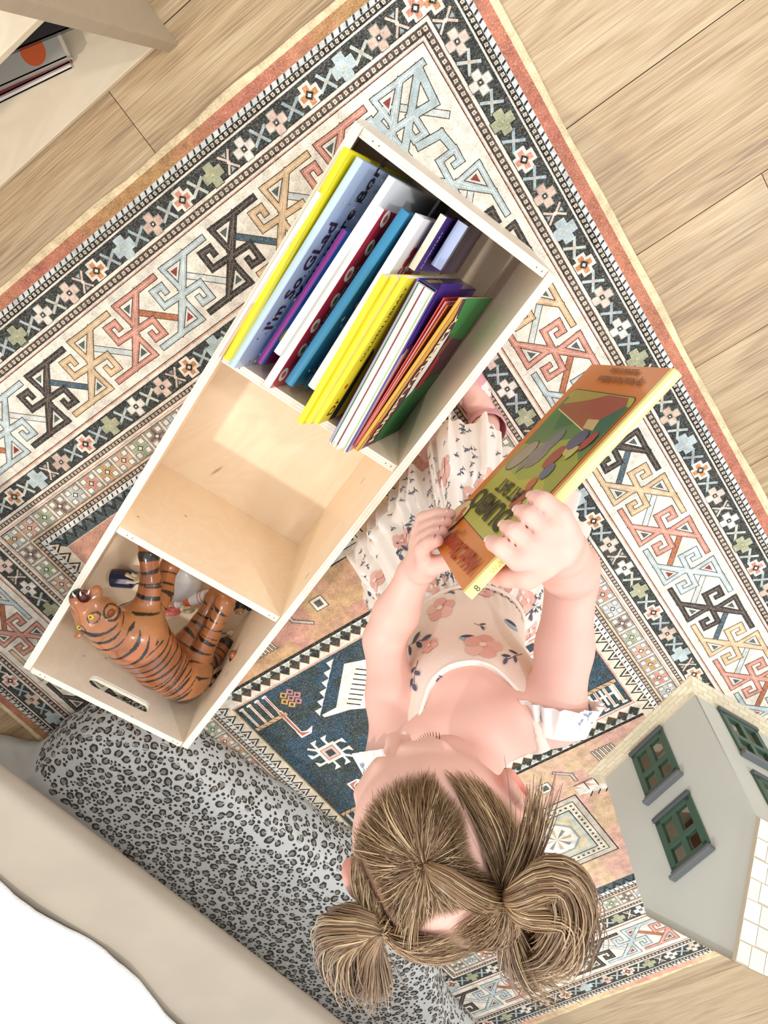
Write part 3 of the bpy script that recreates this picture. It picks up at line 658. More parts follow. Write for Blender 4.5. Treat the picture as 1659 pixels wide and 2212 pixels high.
# ================================================================ book builder
BOOKG = 'picture books standing in the plywood bin'
def book(name, label, cat, s0, w0, s1, w1, z, th, h, t, cover, spine=None, prints=(), texts=(), hard=True, group=None, pagecol='#f3eee2', back=None):
    """front cover top edge runs from (s0,w0) [reading start, large s] to (s1,w1); it leans by th degrees and faces the +W side"""
    a = shv(s0, w0, 0); b = shv(s1, w1, 0); X = (b - a); l = X.length; X.normalize()
    nW = X.cross(Vector((0, 0, 1))) * -1
    nh = Vector((0, 0, 1)).cross(X) * -1
    out = SW - X * SW.dot(X); out.normalize(); th = radians(th)
    Y = -out * sin(th) + SZ * cos(th); O = Vector((a.x, a.y, z)) - Y * h
    M = frame(O, X, Y)            # z of M points outwards along +W side
    root = empty(name, tuple(O)); tag(root, label, cat, group)
    c = 0.0024 if hard else 0.0006; e = 0.003 if hard else 0.0005; sp = spine or cover; bk = back or cover
    cv = PM()
    cv.box((0, 0, -c), (l, h, 0), cover); cv.box((0, 0, -t), (l, h, -t + c), bk)
    n = 6; arc = []
    for i in range(n + 1):
        q = pi * i / n; arc.append((-t / 2 + (t / 2) * cos(q), h - 0.0005 + min(t * 0.22, 0.004) * sin(q)))
    cv.grid([[(x, y, zz) for zz, y in arc] for x in (0, l)], sp, closed=True, cap=True)
    for i, p in enumerate(prints): cv.poly([(x, y, 0.00025 + 0.00012 * i) for x, y in p[0]], p[1])
    cv.build('cover', root, (GLOSS if hard else PAPER,), M=M)
    pg = PM(); pg.box((e, e, -t + c), (l - e, h - 0.001, -c), pagecol); pg.build('pages', root, (PAGES,), M=M)
    for tx in texts:
        body, size, x, y, col = tx[:5]; kw = tx[5] if len(tx) > 5 else {}; rot = kw.pop('rot', 0) if kw else 0
        text(body, size, M @ Matrix.Translation((x, y, 0.0003 + 0.00012 * (len(prints) + 1))) @ Matrix.Rotation(rot, 4, 'Z'), col, root, 'title_lettering', **kw)
    return root, M, l
def spine_text(root, M, l, h, t, body, size, x, col):
    text(body, size, M @ frame((x, h + min(t * .22, .004) + 0.0002, -t / 2 + size * 0.35), (1, 0, 0), (0, 0, -1)), col, root, 'spine_lettering')
def R(x0, y0, x1, y1): return [(x0, y0), (x1, y0), (x1, y1), (x0, y1)]
def blob(x, y, r, n=10, ax=1.0, rot=0): return [(x + r * ax * cos(2*pi*i/n) * cos(rot) - r * sin(2*pi*i/n) * sin(rot), y + r * ax * cos(2*pi*i/n) * sin(rot) + r * sin(2*pi*i/n) * cos(rot)) for i in range(n)]
rb = random.Random(5)
def chips(l, h, cols, n, y0=0.0, sz=0.004):
    o = []
    for i in range(n):
        x, y = rb.uniform(0.01, l - 0.01), rb.uniform(y0, h - 0.004); a = rb.uniform(0, pi); r = rb.uniform(0.4, 1) * sz
        o.append(([(x + r * cos(a + q) * (1.6 if k % 2 else 1), y + r * sin(a + q)) for k, q in enumerate((0, 1.5, 3.1, 4.6))], rb.choice(cols)))
    return o
G = BOOKG
h = 0.27
book('picture_book', 'white paperback with a red label strip, leaning over the left wall of the bin', 'book', 0.332, 0.0085, 0.087, 0.0095, 0.30, 20, 0.285, 0.004, '#f6f4ee', '#f6f4ee', hard=False, group=G,
     prints=[(R(0.0, 0.245, 0.085, 0.284), '#f3dcc6'), (R(0.075, 0.262, 0.152, 0.273), '#d8382e')],
     texts=[('SCHOLASTIC', 0.010, 0.078, 0.264, '#ffffff'), ('Number one in the series', 0.006, 0.01, 0.262, '#8a7d70'), ('printed on paper from\nwell kept forests and\nbound with good care', 0.0045, 0.17, 0.275, '#b9aca0')])
book('picture_book', 'slim picture book with an orange-red spine beside the white floppy paperback', 'book', 0.336, 0.0175, 0.165, 0.0125, 0.272, 20, 0.25, 0.0035, '#f2efe8', '#e4533a', group=G, hard=False)
book('picture_book', 'bright yellow picture book with a dark red stripe along its spine', 'book', 0.332, 0.0225, 0.028, 0.0135, 0.292, 20, 0.275, 0.0085, '#f1e21c', '#f1e21c', group=G,
     prints=[(R(0.15, 0.266, 0.296, 0.272), '#f6ec3d')])
r_, M_, l_ = book('picture_book', 'pale blue confetti-speckled picture book with dark wording on its cover', 'book', 0.339, 0.0335, 0.029, 0.0330, 0.285, 20, 0.27, 0.010, '#b4c6e4', '#bcd3ea', group=G,
     prints=chips(0.31, 0.262, ['#2d3140', '#40506e', '#e9e05f', '#f0a7a0', '#ffffff'], 130, 0.17, 0.0022))
text("I'm So GLad", 0.034, M_ @ Matrix.Translation((0.062, 0.231, 0.0011)), '#3a2237', r_, 'title_lettering', bold=0.0008)
text("You were Born", 0.034, M_ @ Matrix.Translation((0.115, 0.199, 0.0011)), '#1d1a26', r_, 'title_lettering', bold=0.0008)
st = PM(); st.box((0.16, 0.266, -0.0068), (0.305, 0.2685, -0.0052), '#a02a1e')
book('picture_book', 'small purple-spined picture book with blue cover between pale blue and white books', 'book', 0.322, 0.0610, 0.110, 0.0620, 0.262, 20, 0.24, 0.0075, '#3f7bd2', '#8a1f7c', group=G,
     prints=[(R(0, 0.17, 0.03, 0.23), '#7a1f5c'), (blob(0.05, 0.225, 0.012), '#f4d65a'), (R(0.10, 0.16, 0.13, 0.236), '#2c62b6')])
book('picture_book', 'large plain white picture book standing higher than its neighbours', 'book', 0.288, 0.0745, 0.024, 0.0760, 0.288, 20, 0.27, 0.010, '#e6ebee', '#f6f6f3', group=G)
r_, M_, l_ = book('picture_book', 'red picture book patterned with white ovals of fruit, white spine', 'book', 0.338, 0.0875, 0.060, 0.0850, 0.278, 20, 0.258, 0.012, '#c2384e', '#f4efe9', group=G,
     prints=sum([[(blob(0.022 + 0.041 * i, 0.240 - 0.012 * (i % 2), 0.0105, 12, 1.35, 0.9), '#f3eee2'), (blob(0.022 + 0.041 * i, 0.240 - 0.012 * (i % 2), 0.0052, 10, 1.3, 0.9), ['#d25a5a', '#6f8f4f'][i % 2])] for i in range(7)], []),
     texts=[('Emma Chichester Clark', 0.013, 0.075, 0.222, '#f3e3e3')])
book('picture_book', 'deep teal picture book scattered with paper confetti, next to the white book with red wording', 'book', 0.318, 0.1115, 0.046, 0.1130, 0.280, 20, 0.262, 0.013, '#1f6f95', '#2b7fa6', group=G,
     prints=chips(0.272, 0.258, ['#e8e071', '#f2f2ee', '#6fb8c9', '#d8707a', '#123f58', '#f2f2ee'], 90, 0.15, 0.0036) + [(R(0, 0.0, 0.03, 0.258), '#175a78')])
r_, M_, l_ = book('picture_book', 'white picture book with chunky red words about faces on its cover', 'book', 0.303, 0.1400, 0.040, 0.1305, 0.283, 20, 0.255, 0.013, '#f0eef0', '#f7f6f3', group=G)
text('Funny Faces', 0.036, M_ @ Matrix.Translation((0.05, 0.205, 0.0006)), '#c22b2f', r_, 'title_lettering', bold=0.0015)
text('Pinocchio', 0.046, M_ @ Matrix.Translation((0.06, 0.160, 0.0006)), '#cf3830', r_, 'title_lettering', bold=0.0015)
book('picture_book', 'tall purple hardback with gold-flecked cream edge at the far right end of the row', 'book', 0.100, 0.1600, 0.024, 0.1550, 0.262, 20, 0.245, 0.010, '#5b3f92', '#efe3c4', group=G,
     prints=[([(0.03, 0.245), (0.076, 0.245), (0.076, 0.0), (0.06, 0.0)], '#4c3480')], texts=[('ELEMENTARY', 0.009, 0.004, 0.222, '#d9d2ea')])  # darker slanted polygon is the bin end panel's shadow painted on the cover
book('picture_book', 'pale blue-edged hardback with black cover behind the purple slipcase', 'book', 0.082, 0.190, 0.018, 0.186, 0.245, 10, 0.222, 0.016, '#15171d', '#aab6d6', group=G,
     prints=[(R(0.0, 0.19, 0.064, 0.222), '#8a8a80'), (blob(0.03, 0.12, 0.012, 9, 1.6), '#8fa9c4'), (blob(0.045, 0.10, 0.005, 8, 2.2), '#c9cdd4')], texts=[('AWFUL', 0.010, 0.016, 0.21, '#dfe4ee')])
for i in range(3):
    book('paperback_book', ['bright yellow paperback, leftmost of the curling yellow trio', 'thin cream-paged yellow paperback in the middle of the curling trio', 'yellow paperback with black script lettering, nearest the purple boxed set'][i], 'book',
         0.337 - 0.004 * i, 0.146 + 0.009 * i, 0.116 - 0.006 * i, 0.130 + 0.011 * i, 0.330 - 0.005 * i, 20, 0.205, 0.0085, '#f0dc28' if i != 1 else '#eadc9a', '#f3e032', hard=False, group='yellow paperbacks',
         prints=[] if i != 2 else [([(0.0, 0.165), (0.0, 0.14), (0.11, 0.15), (0.12, 0.165)], '#2c2622'), (blob(0.06, 0.182, 0.004), '#b8322a')],
         texts=[] if i != 2 else [('GOLDEN LIBRARY', 0.014, 0.10, 0.183, '#2a2620'), ('Dr', 0.026, 0.01, 0.172, '#5a2a20')])
# purple slipcase with thin books
r_, M_, l_ = None, None, None
th = radians(22); z0 = 0.120; s0, s1 = 0.3365, 0.0875; hh = 0.200; tt = 0.030
a = shv(s0, 0.2955, z0); X = (shv(s1, 0.2665, z0) - a).normalized(); out = (SW - X * SW.dot(X)).normalized(); Y = -out * sin(th) + SZ * cos(th); M_ = frame(a, X, Y); l_ = 0.25
sc = empty('slipcase', tuple(a)); tag(sc, 'purple cardboard slipcase with a yellow letter, holding thin books, near the right wall of bin', 'box')
p = PM(); w_ = 0.0018
p.box((0, 0, -w_), (l_, hh, 0), '#54398f'); p.box((0, 0, -tt), (l_, hh, -tt + w_), '#7d62b6'); p.box((l_ - w_, 0, -tt), (l_, hh - 0.004, 0), '#3d2a6e'); p.box((0, 0, -tt), (w_, hh - 0.03, 0), '#5a3f98'); p.box((0, 0, -tt), (l_, w_, 0), '#4a327f')
pr = [([(0.0, 0.205), (0.155, 0.205), (0.175, 0.17), (0.145, 0.12), (0.05, 0.10), (0.0, 0.12)], '#c9b6d8'), ([(0.0, 0.19), (0.10, 0.202), (0.165, 0.196), (0.16, 0.18), (0.09, 0.186), (0.0, 0.172)], '#f3cfa2'), ([(0.0, 0.18), (0.09, 0.192), (0.15, 0.186), (0.147, 0.178), (0.09, 0.183), (0.0, 0.166)], '#e0568f'),
      ([(0.03, 0.165), (0.12, 0.18), (0.15, 0.165), (0.12, 0.14), (0.05, 0.13)], '#e9c3b6'), (blob(0.155, 0.165, 0.010), '#d98c80'), (blob(0.075, 0.168, 0.007), '#b0302c'), (R(0.17, 0.10, 0.26, 0.205), '#553a94')]
pr = [([(x, y - 0.005) for x, y in pp], c) for pp, c in pr]
for i, (pp, c) in enumerate(pr): p.poly([(x, y, 0.00025 + 0.00012 * i) for x, y in pp], c)
p.build('sleeve', sc, (GLOSS,), M=M_)
text('P', 0.045, M_ @ Matrix.Translation((0.205, 0.112, 0.0014)) @ Matrix.Rotation(-pi/2, 4, 'Z') @ Matrix.Translation((0, 0, 0)), '#e5c93a', sc, 'yellow_lettering', bold=0.002)
text('KIT', 0.016, M_ @ Matrix.Translation((0.185, 0.10, 0.0014)) @ Matrix.Rotation(-pi/2, 4, 'Z'), '#e6dff0', sc, 'white_lettering', bold=0.0006)
text('Purplelicious', 0.014, M_ @ frame((l_ + 0.0004, hh - 0.085, -0.018), (0, 1, 0), (0, 0, -1)) , '#e5c93a', sc, 'yellow_lettering')
tc_ = ['#b9a6d8', '#2f6f4a', '#f3f1ea', '#dfe9e0', '#8a2f2c', '#f4f2ec', '#cfe3ee', '#f6f3ee', '#a6bf7a', '#e9e6dc']
for i in range(9):
    q = PM(); zz = -tt + 0.0022 + i * 0.0029; x0 = -0.004 + (i * 7 % 5) * 0.002; top = hh + 0.004 + (i * 5 % 4) * 0.0015
    M2 = M_
    q.box((x0 + w_, w_ + 0.001, zz), (l_ - 0.004, top, zz + 0.0026), '#f5f3ec'); q.box((x0 + w_, w_ + 0.001, zz - 0.0003), (l_ - 0.004, top + 0.0006, zz + 0.0008), tc_[i]); q.box((x0 + w_, top - 0.002, zz), (l_ - 0.004, top + 0.0008, zz + 0.0012), tc_[i])
    o = q.build('thin_book', None, (PAPER,), M=M2)
    tag(o, 'thin white-edged picture booklet packed inside the purple slipcase', 'book', 'thin booklets in the purple slipcase')
for i in range(3):
    book('paperback_book', ['thin red-edged paperback between the purple slipcase and the plum nursery-rhyme book', 'thin pink-edged paperback pressed against the plum nursery-rhyme book', 'thin orange-topped paperback leaning on the purple slipcase'][i], 'book',
         0.3365 - 0.003 * i, 0.2255 + 0.0016 * i, 0.100 + 0.003 * i, 0.2060 + 0.0048 * i, 0.300 - 0.002 * i, 21.5, 0.19, 0.0014, ['#c8322c', '#e39a9a', '#e0752e'][i], ['#f0ebe2', '#d64a4a', '#e8823a'][i], hard=False, group='thin paperbacks on the right of the bin')
r_, M_, l_ = book('picture_book', 'plum nursery-rhyme book with cream capitals, nearest the right wall of the bin', 'book', 0.337, 0.2330, 0.088, 0.2250, 0.301, 21, 0.193, 0.005, '#5a2c45', '#d8a13a', hard=False, group=G,
     prints=[([(x * 0.93, y * 1.06) for x, y in pp], c) for pp, c in [([(0.0, 0.182), (0.27, 0.182), (0.235, 0.158), (0.215, 0.164), (0.16, 0.160), (0.15, 0.168), (0.07, 0.166), (0.0, 0.170)], '#dba13a'), ([(0.0, 0.0), (0.13, 0.0), (0.105, 0.11), (0.03, 0.13), (0.0, 0.12)], '#1f6a35'), ([(0.19, 0.0), (0.27, 0.0), (0.27, 0.165), (0.235, 0.14), (0.20, 0.11)], '#2f7d3e'),
             ([(0.088, 0.118), (0.10, 0.105), (0.17, 0.112), (0.215, 0.125), (0.19, 0.138), (0.12, 0.13)], '#f0ece4'), ([(0.10, 0.095), (0.17, 0.10), (0.16, 0.08), (0.11, 0.07)], '#b0262c'), (blob(0.185, 0.10, 0.012, 9, 1.8), '#7a4a2c'), (blob(0.04, 0.172, 0.005, 8, 3), '#c5442c')]])
text('HUMPTY', 0.027, M_ @ Matrix.Translation((0.010, 0.151, 0.0014)), '#f0d9a0', r_, 'title_lettering', bold=0.001)
text('DUMPTY', 0.027, M_ @ Matrix.Translation((0.118, 0.147, 0.0014)), '#f0d9a0', r_, 'title_lettering', bold=0.001)
# black book added to stand for the deep shade at the far end
book('shade_book', 'black book added behind the row for the deep shade at the far end of the bin', 'book', 0.26, 0.146, 0.0165, 0.144, 0.190, 11, 0.165, 0.004, '#10141a', '#0c1014', group=None)
# ================================================================ dollhouse
HB = Vector((0.11256, 1.23598, 0.0)); HX = Vector((0.92507, 0.3798, 0)); HN = Vector((0.3798, -0.92507, 0)); HI = -HN
HW, HD, HZ0, HE, HP, WT = 0.2857, 0.44, 0.026, 0.357, 0.522, 0.006
def hw(x, d, z): return HB + HX * x + HI * d + Vector((0, 0, z))
house = empty('dollhouse', tuple(HB)); tag(house, 'grey toy dollhouse with green windows and cream shingled roof on the rug corner', 'dollhouse')
GREY = mat('grey_painted_board', '#c6c8bf', 0.55, var=0.03, scale=8); HTRIM = mat('dark_window_paint', '@', 0.4, coat=0.1); CREAMB = mat('cream_printed_board', '@', 0.55)
WIN = [(0.103, 0.196, 0.040, 0.150), (0.103, 0.196, 0.216, 0.324)]     # x0,x1,z0,z1 in the wall
def wall_holes(name, M, outline, holes, t, material):
    cu = bpy.data.curves.new('tmp', 'CURVE'); cu.dimensions = '2D'; cu.fill_mode = 'BOTH'; cu.extrude = t / 2
    for L in [outline] + [[(a, c), (a, d), (b, d), (b, c)] for a, b, c, d in holes]:
        sp = cu.splines.new('POLY'); sp.points.add(len(L) - 1); sp.use_cyclic_u = True
        for p, (x, y) in zip(sp.points, L): p.co = (x, y, -t / 2, 1)
    o = bpy.data.objects.new('tmp', cu); COL.objects.link(o); dg = bpy.context.evaluated_depsgraph_get(); dg.update()
    me = bpy.data.meshes.new_from_object(o.evaluated_get(dg)); bpy.data.objects.remove(o); me.name = name; me.transform(M); me.materials.clear()
    return link(name, me, house, (material,))
def window(M, x0, x1, z0, z1, parent):
    w = PM(); g1, g2, g3 = '#3f5a4a', '#53585a', '#6a6e70'
    fx0, fx1 = x0, x1; bar = 0.0125; mx_ = (x0 + x1) / 2; mz = z0 + (z1 - z0) * 0.57
    def bx(a, b, c, d, q0, q1, col): w.box((a, c, q0), (b, d, q1), col)
    bx(x0 - 0.002, x0 + bar, z0, z1, -0.006, 0.005, g1); bx(x1 - bar, x1 + 0.002, z0, z1, -0.006, 0.005, g1); bx(x0, x1, z0 - 0.001, z0 + 0.009, -0.006, 0.005, g1); bx(x0, x1, z1 - 0.008, z1 + 0.002, -0.006, 0.005, g1)
    bx(mx_ - 0.0065, mx_ + 0.0065, z0, z1, -0.006, 0.0045, g1); bx(x0, x1, mz - 0.006, mz + 0.006, -0.006, 0.0048, g1)
    fr = w.build('window_frame', parent, (HTRIM,), M=M, bevel=0.0012)
    l = PM(); l.box((x0 - 0.004, z0 - 0.011, 0), (x1 + 0.004, z0 - 0.001, 0.009), g2); l.build('lintel', fr, (HTRIM,), M=M, bevel=0.002)
    s = PM(); s.box((x0 - 0.002, z1 + 0.002, 0), (x1 + 0.002, z1 + 0.010, 0.010), g2); s.box((x0 - 0.006, z1 + 0.010, 0), (x1 + 0.006, z1 + 0.018, 0.015), g3); s.build('sill', fr, (HTRIM,), M=M, bevel=0.002)
MG = frame(HB, -HX, SZ); MG2 = Matrix.Translation(HB) @ Matrix(((-HX.x, 0, HN.x, 0), (-HX.y, 0, HN.y, 0), (0, 1, 0, 0), (0, 0, 0, 1)))
# gable wall: local x along HX reversed so that normals face outwards
MGo = Matrix(((-HX.x, 0, -0.0, HB.x), (-HX.y, 0, 0, HB.y), (0, 1, 0, 0), (0, 0, 0, 1)))
MGo = frame(hw(0, 0, 0), HX, SZ)
neg = lambda a, b: (HW - b, HW - a)
flipw = lambda W_: W_
wall_holes('gable_wall', MGo, [(0, HZ0), (HW, HZ0), (HW, HE), (HW / 2, HP), (0, HE)], flipw(WIN), WT, GREY)
for a, b, c, d in flipw(WIN): window(MGo, a, b, c, d, house)
MSo = frame(hw(0, 0, 0), HI, SZ)       # side wall towards +HI, outward normal
nrm = Vector((MSo[0][2], MSo[1][2], 0))
if nrm.dot(-HX) < 0: MSo = frame(hw(0, HD, 0), -HI, SZ)
dirx = Vector((MSo[0][0], MSo[1][0], 0)); fl_ = dirx.dot(HI) < 0
SWN = [(0.062, 0.166, 0.040, 0.150), (0.062, 0.166, 0.216, 0.324), (0.27, 0.374, 0.040, 0.150), (0.27, 0.374, 0.216, 0.324)]
if fl_: SWN = [(HD - b, HD - a, c, d) for a, b, c, d in SWN]
wall_holes('side_wall', MSo, [(0, HZ0), (HD, HZ0), (HD, HE), (0, HE)], SWN, WT, GREY)
for a, b, c, d in SWN: window(MSo, a, b, c, d, house)
p = PM(); p.box((0, 0, 0), (1, 1, 1), '#c9c7bc')
def hbox(name, x0, x1, d0, d1, z0, z1, col, parent=house, m=CREAMB, bevel=0):
    q = PM(); pts = [hw(x, d, z) for z in (z0, z1) for x, d in ((x0, d0), (x1, d0), (x1, d1), (x0, d1))]
    b = len(q.v); q.v += [tuple(v) for v in pts]
    for f in ((3, 2, 1, 0), (4, 5, 6, 7), (0, 1, 5, 4), (1, 2, 6, 5), (2, 3, 7, 6), (3, 0, 4, 7)): q.f.append(list(f)); q.c.append(lin(col)); q.m.append(0)
    return q.build(name, parent, (m,), bevel=bevel, weld=True)
hbox('side_wall', HW - WT, HW, WT, HD, HZ0, HE, '#e6e0d2')
hbox('ground_floor', 0, HW, 0, HD, HZ0 - 0.006, HZ0, '#e6d9c2'); hbox('upper_floor', WT, HW - WT, WT, HD - WT, 0.183, 0.189, '#e2d6c0')
# flared base printed with brickwork
bs = PM(); e = 0.026
lo = [(-e, -e), (HW + e, -e), (HW + e, HD + e), (-e, HD + e)]; hi = [(0.004, 0.004), (HW - 0.004, 0.004), (HW - 0.004, HD - 0.004), (0.004, HD - 0.004)]
for i in range(4):
    j = (i + 1) % 4; A, B, Cc, D = hw(*lo[i], 0.0075), hw(*lo[j], 0.0075), hw(*hi[j], 0.0205), hw(*hi[i], 0.0205)
    bs.poly([A, B, Cc, D], '#cbbd9d'); bs.poly([hw(*lo[i], 0.0063), hw(*lo[j], 0.0063), B, A], '#d9ceb3')
    n_ = (B - A).cross(D - A).normalized() * 0.0003; Lr = (B - A).length
    for r_ in range(4):
        t0, t1 = r_ / 4 + 0.02, (r_ + 1) / 4 - 0.02; nb = int(Lr / 0.03)
        for k in range(nb):
            sh_ = 0.5 * (r_ % 2) / nb; u0, u1 = k / nb + sh_ + 0.003, min((k + 1) / nb + sh_ - 0.003, 0.998)
            if u1 - u0 < 0.01: continue
            L0 = lambda u, t: (A + (B - A) * u) * (1 - t) + (D + (Cc - D) * u) * t + n_
            bs.poly([L0(u0, t0), L0(u1, t0), L0(u1, t1), L0(u0, t1)], random.choice(['#dccfb0', '#d6c8a8', '#e0d4b8']))
bs.poly([hw(*q, 0.0205) for q in hi], '#d9ceb3')
bs.build('brick_base', house, (CREAMB,))
# roof slopes with square shingles, overhanging a little
for side, nm in ((0, 'roof_panel'), (1, 'roof_panel')):
    X0 = -0.006 if side == 0 else HW + 0.006; ze = HE - 0.006; rf = PM(); t_ = 0.007
    ex, ez = HW / 2 - X0, HP - ze; Lr = math.hypot(ex, ez); ux, uz = ex / Lr, ez / Lr; nx, nz = (-uz, ux) if side == 0 else (uz, ux)
    if nz < 0: nx, nz = -nx, -nz
    def Q(a, d, h): return hw(X0 + ux * a + nx * h, d, ze + uz * a + nz * h)
    d0, d1 = -0.010, HD + 0.01
    A8 = [Q(0, d0, 0), Q(Lr, d0, 0), Q(Lr, d1, 0), Q(0, d1, 0), Q(0, d0, t_), Q(Lr, d0, t_), Q(Lr, d1, t_), Q(0, d1, t_)]
    b = len(rf.v); rf.v += [tuple(v) for v in A8]
    for f in ((3, 2, 1, 0), (4, 5, 6, 7), (0, 1, 5, 4), (1, 2, 6, 5), (2, 3, 7, 6), (3, 0, 4, 7)): rf.f.append(list(f)); rf.c.append(lin('#b9ad96')); rf.m.append(0)
    nr = 7
    for r_ in range(nr):
        y = d0; k = 0
        while y < d1 - 0.004:
            w_ = random.uniform(0.022, 0.034); y1 = min(y + w_, d1); a0, a1 = Lr * r_ / nr + 0.0008, Lr * (r_ + 1) / nr - 0.0008 + random.uniform(-0.002, 0.001)
            P_ = [Q(a0, y + 0.0006, t_ + 0.0009), Q(a1, y + 0.0006, t_ + 0.0005), Q(a1, y1 - 0.0006, t_ + 0.0005), Q(a0, y1 - 0.0006, t_ + 0.0009)]
            if side == 0: pass
            rf.poly(P_, random.choice(['#efe5cf', '#f2e9d5', '#ebe0c8'])); y = y1
    rf.build(nm, house, (CREAMB,), weld=False)
# toy furniture seen through the windows
def toyroot(name, label, cat, loc): return tag(empty(name, tuple(loc)), label, cat)
arm = toyroot('toy_wardrobe', 'brown toy wardrobe standing inside the dollhouse upstairs window', 'toy furniture', hw(0.15, 0.09, 0.189))
hb = hbox('body', 0.115, 0.185, 0.07, 0.12, 0.1895, 0.275, '#8a6446', arm, PAINT, 0.003); hbox('door', 0.118, 0.149, 0.067, 0.07, 0.195, 0.27, '#7a563a', arm, PAINT); hbox('door', 0.151, 0.182, 0.067, 0.07, 0.195, 0.27, '#7a563a', arm, PAINT)
arm = toyroot('toy_chair', 'cream toy armchair inside the dollhouse ground floor', 'toy furniture', hw(0.15, 0.06, HZ0))
hbox('seat', 0.12, 0.18, 0.05, 0.10, HZ0 + 0.0005, 0.055, '#e2cdb6', arm, PAINT, 0.004); hbox('backrest', 0.12, 0.18, 0.10, 0.112, HZ0 + 0.0005, 0.09, '#d9c0a6', arm, PAINT, 0.004)

# ================================================================ bookcase at the top left
OAK = mat('beige_laminate', '#a6967f', 0.5, var=0.05, scale=14, stretch=(1, 6, 6)); PLYL = ply_face('whitewashed_plywood', '#ddcfb6', '#cdbd9f')  # laminate tone darkened to carry the bookcase's partial shade
bc = empty('bookcase', (0.6, -0.42, 0)); tag(bc, 'low beige and plywood bookcase at the top left corner of the view', 'bookcase')
def ubox(name, lo, hi, parent, m, col='#ffffff', bevel=0.0015):
    q = PM(); q.box(lo, hi, col); return q.build(name, parent, (m,), bevel=bevel)
ubox('side_panel', (0.215, -0.60, 0.0005), (0.233, -0.254, 0.62), bc, OAK)
ubox('side_panel', (1.0, -0.60, 0.0005), (1.018, -0.254, 0.62), bc, OAK)
ubox('lower_shelf', (0.2335, -0.60, 0.014), (0.9995, -0.266, 0.032), bc, PLYL)
ubox('middle_shelf', (0.2335, -0.60, 0.345), (0.9995, -0.283, 0.363), bc, PLYL)
ubox('back_panel', (0.2335, -0.612, 0.0005), (0.9995, -0.6005, 0.62), bc, PLYL)
zb = 0.0325
for lab, o_, ang, ln, dp, tk, col, sp in (('white-edged booklet at the bottom of the flat pile in the corner bookcase', (0.352, -0.3125), -0.24, 0.21, 0.17, 0.0045, '#efeae0', '#f2ede2'),
        ('dark red hardback lying in the flat pile in the corner bookcase', (0.346, -0.3160), -0.247, 0.215, 0.17, 0.012, '#6d2630', '#7a2b33'),
        ('thick grey book with an orange dot on its cover in the corner bookcase', (0.338, -0.3165), -0.27, 0.20, 0.16, 0.026, '#a9a6a0', '#aaa7a3'),
        ('black book on top of the flat pile in the corner bookcase', (0.300, -0.332), -0.30, 0.20, 0.15, 0.016, '#2c2f35', '#1f2226')):
    D_ = Vector((cos(ang), sin(ang), 0)); M_ = frame((o_[0], o_[1], zb + 0.0003), D_, Vector((-D_.y, D_.x, 0)) )
    r_ = empty('shelved_book', (o_[0], o_[1], zb)); tag(r_, lab, 'book', 'books on the corner bookcase')
    q = PM(); q.box((0.002, -dp + 0.002, 0.0012), (ln - 0.002, -0.002, tk - 0.0012), '#ece5d8'); q.build('pages', r_, (PAGES,), M=M_)
    q = PM(); q.box((0, -dp, 0), (ln, 0, 0.0015), col); q.box((0, -dp, tk - 0.0015), (ln, 0, tk), col); q.box((0, -0.0018, 0), (ln, 0.0, tk), sp)
    if tk > 0.02: q.poly([(0.040 + 0.018 * cos(a), -0.022 + 0.018 * sin(a), tk + 0.0003) for a in [k * pi / 10 for k in range(20)]], '#cf5f34')
    q.build('cover', r_, (GLOSS,), M=M_); zb += tk + 0.0004

# ================================================================ sofa, throw
SOFA = mat('beige_upholstery', '#a59a8a', 0.85, var=0.05, scale=9, bump=0.25, bscale=900)
sofa = empty('padded_bench', (1.6, 0.9, 0)); tag(sofa, 'beige padded bench along the lower left edge of the view, under a white throw', 'bench')
def soft_slab(name, outline, z0, z1, r, parent, m, segs=5, inset_fn=None, top_fn=None):
    """slab with rounded rim from a ccw outline"""
    n = len(outline); c = Vector((sum(p[0] for p in outline) / n, sum(p[1] for p in outline) / n, 0))
    V = [Vector((x, y, 0)) for x, y in outline]
    def off(d):
        o = []
        for i in range(n):
            a, b, c_ = V[i - 1], V[i], V[(i + 1) % n]; t = ((c_ - b).normalized() + (b - a).normalized()); t = t.normalized() if t.length > 1e-6 else (c_ - b).normalized()
            o.append(b + Vector((-t.y, t.x, 0)) * d)
        return o
    rows = []
    for i in range(segs + 1):
        a = pi / 2 * i / segs; rows.append([(v.x, v.y, z0 + r - r * cos(a)) for v in off(r - r * sin(a))])
    for i in range(segs + 1):
        a = pi / 2 * i / segs; rows.append([(v.x, v.y, z1 - r + r * sin(a)) for v in off(r - r * cos(a))])
    rows.append([(v.x, v.y, z1) for v in off(r + 0.012)]); rows.append([(v.x, v.y, z1) for v in off(r + 0.03)])
    q = PM(); q.grid(rows, '#ffffff', closed=True)
    last = rows[-1]; cc = Vector((sum(p[0] for p in last) / n, sum(p[1] for p in last) / n, z1))
    prev = last
    for k in (0.8, 0.6, 0.4, 0.2, 0.05):
        nx_ = [(cc.x + (p[0] - cc.x) * k, cc.y + (p[1] - cc.y) * k, z1) for p in last]; q.grid([prev, nx_], '#ffffff', closed=True); prev = nx_
    q.poly(prev, '#ffffff'); q.poly([p for p in rows[0]][::-1], '#ffffff')
    return q.build(name, parent, (m,), smooth=True, weld=True)
def dense(pts, step):
    o = []
    for i in range(len(pts)):
        a, b = Vector(pts[i]), Vector(pts[(i + 1) % len(pts)]); k = max(1, int((b - a).length / step))
        o += [tuple(a + (b - a) * j / k) for j in range(k)]
    return o
soft_slab('seat', dense([(1.045, -0.18), (1.95, -0.18), (1.95, 2.6), (1.012, 2.6), (1.017, 1.2), (1.037, 0.75), (1.057, 0.4)], 0.1), 0.372, 0.42, 0.020, sofa, SOFA)
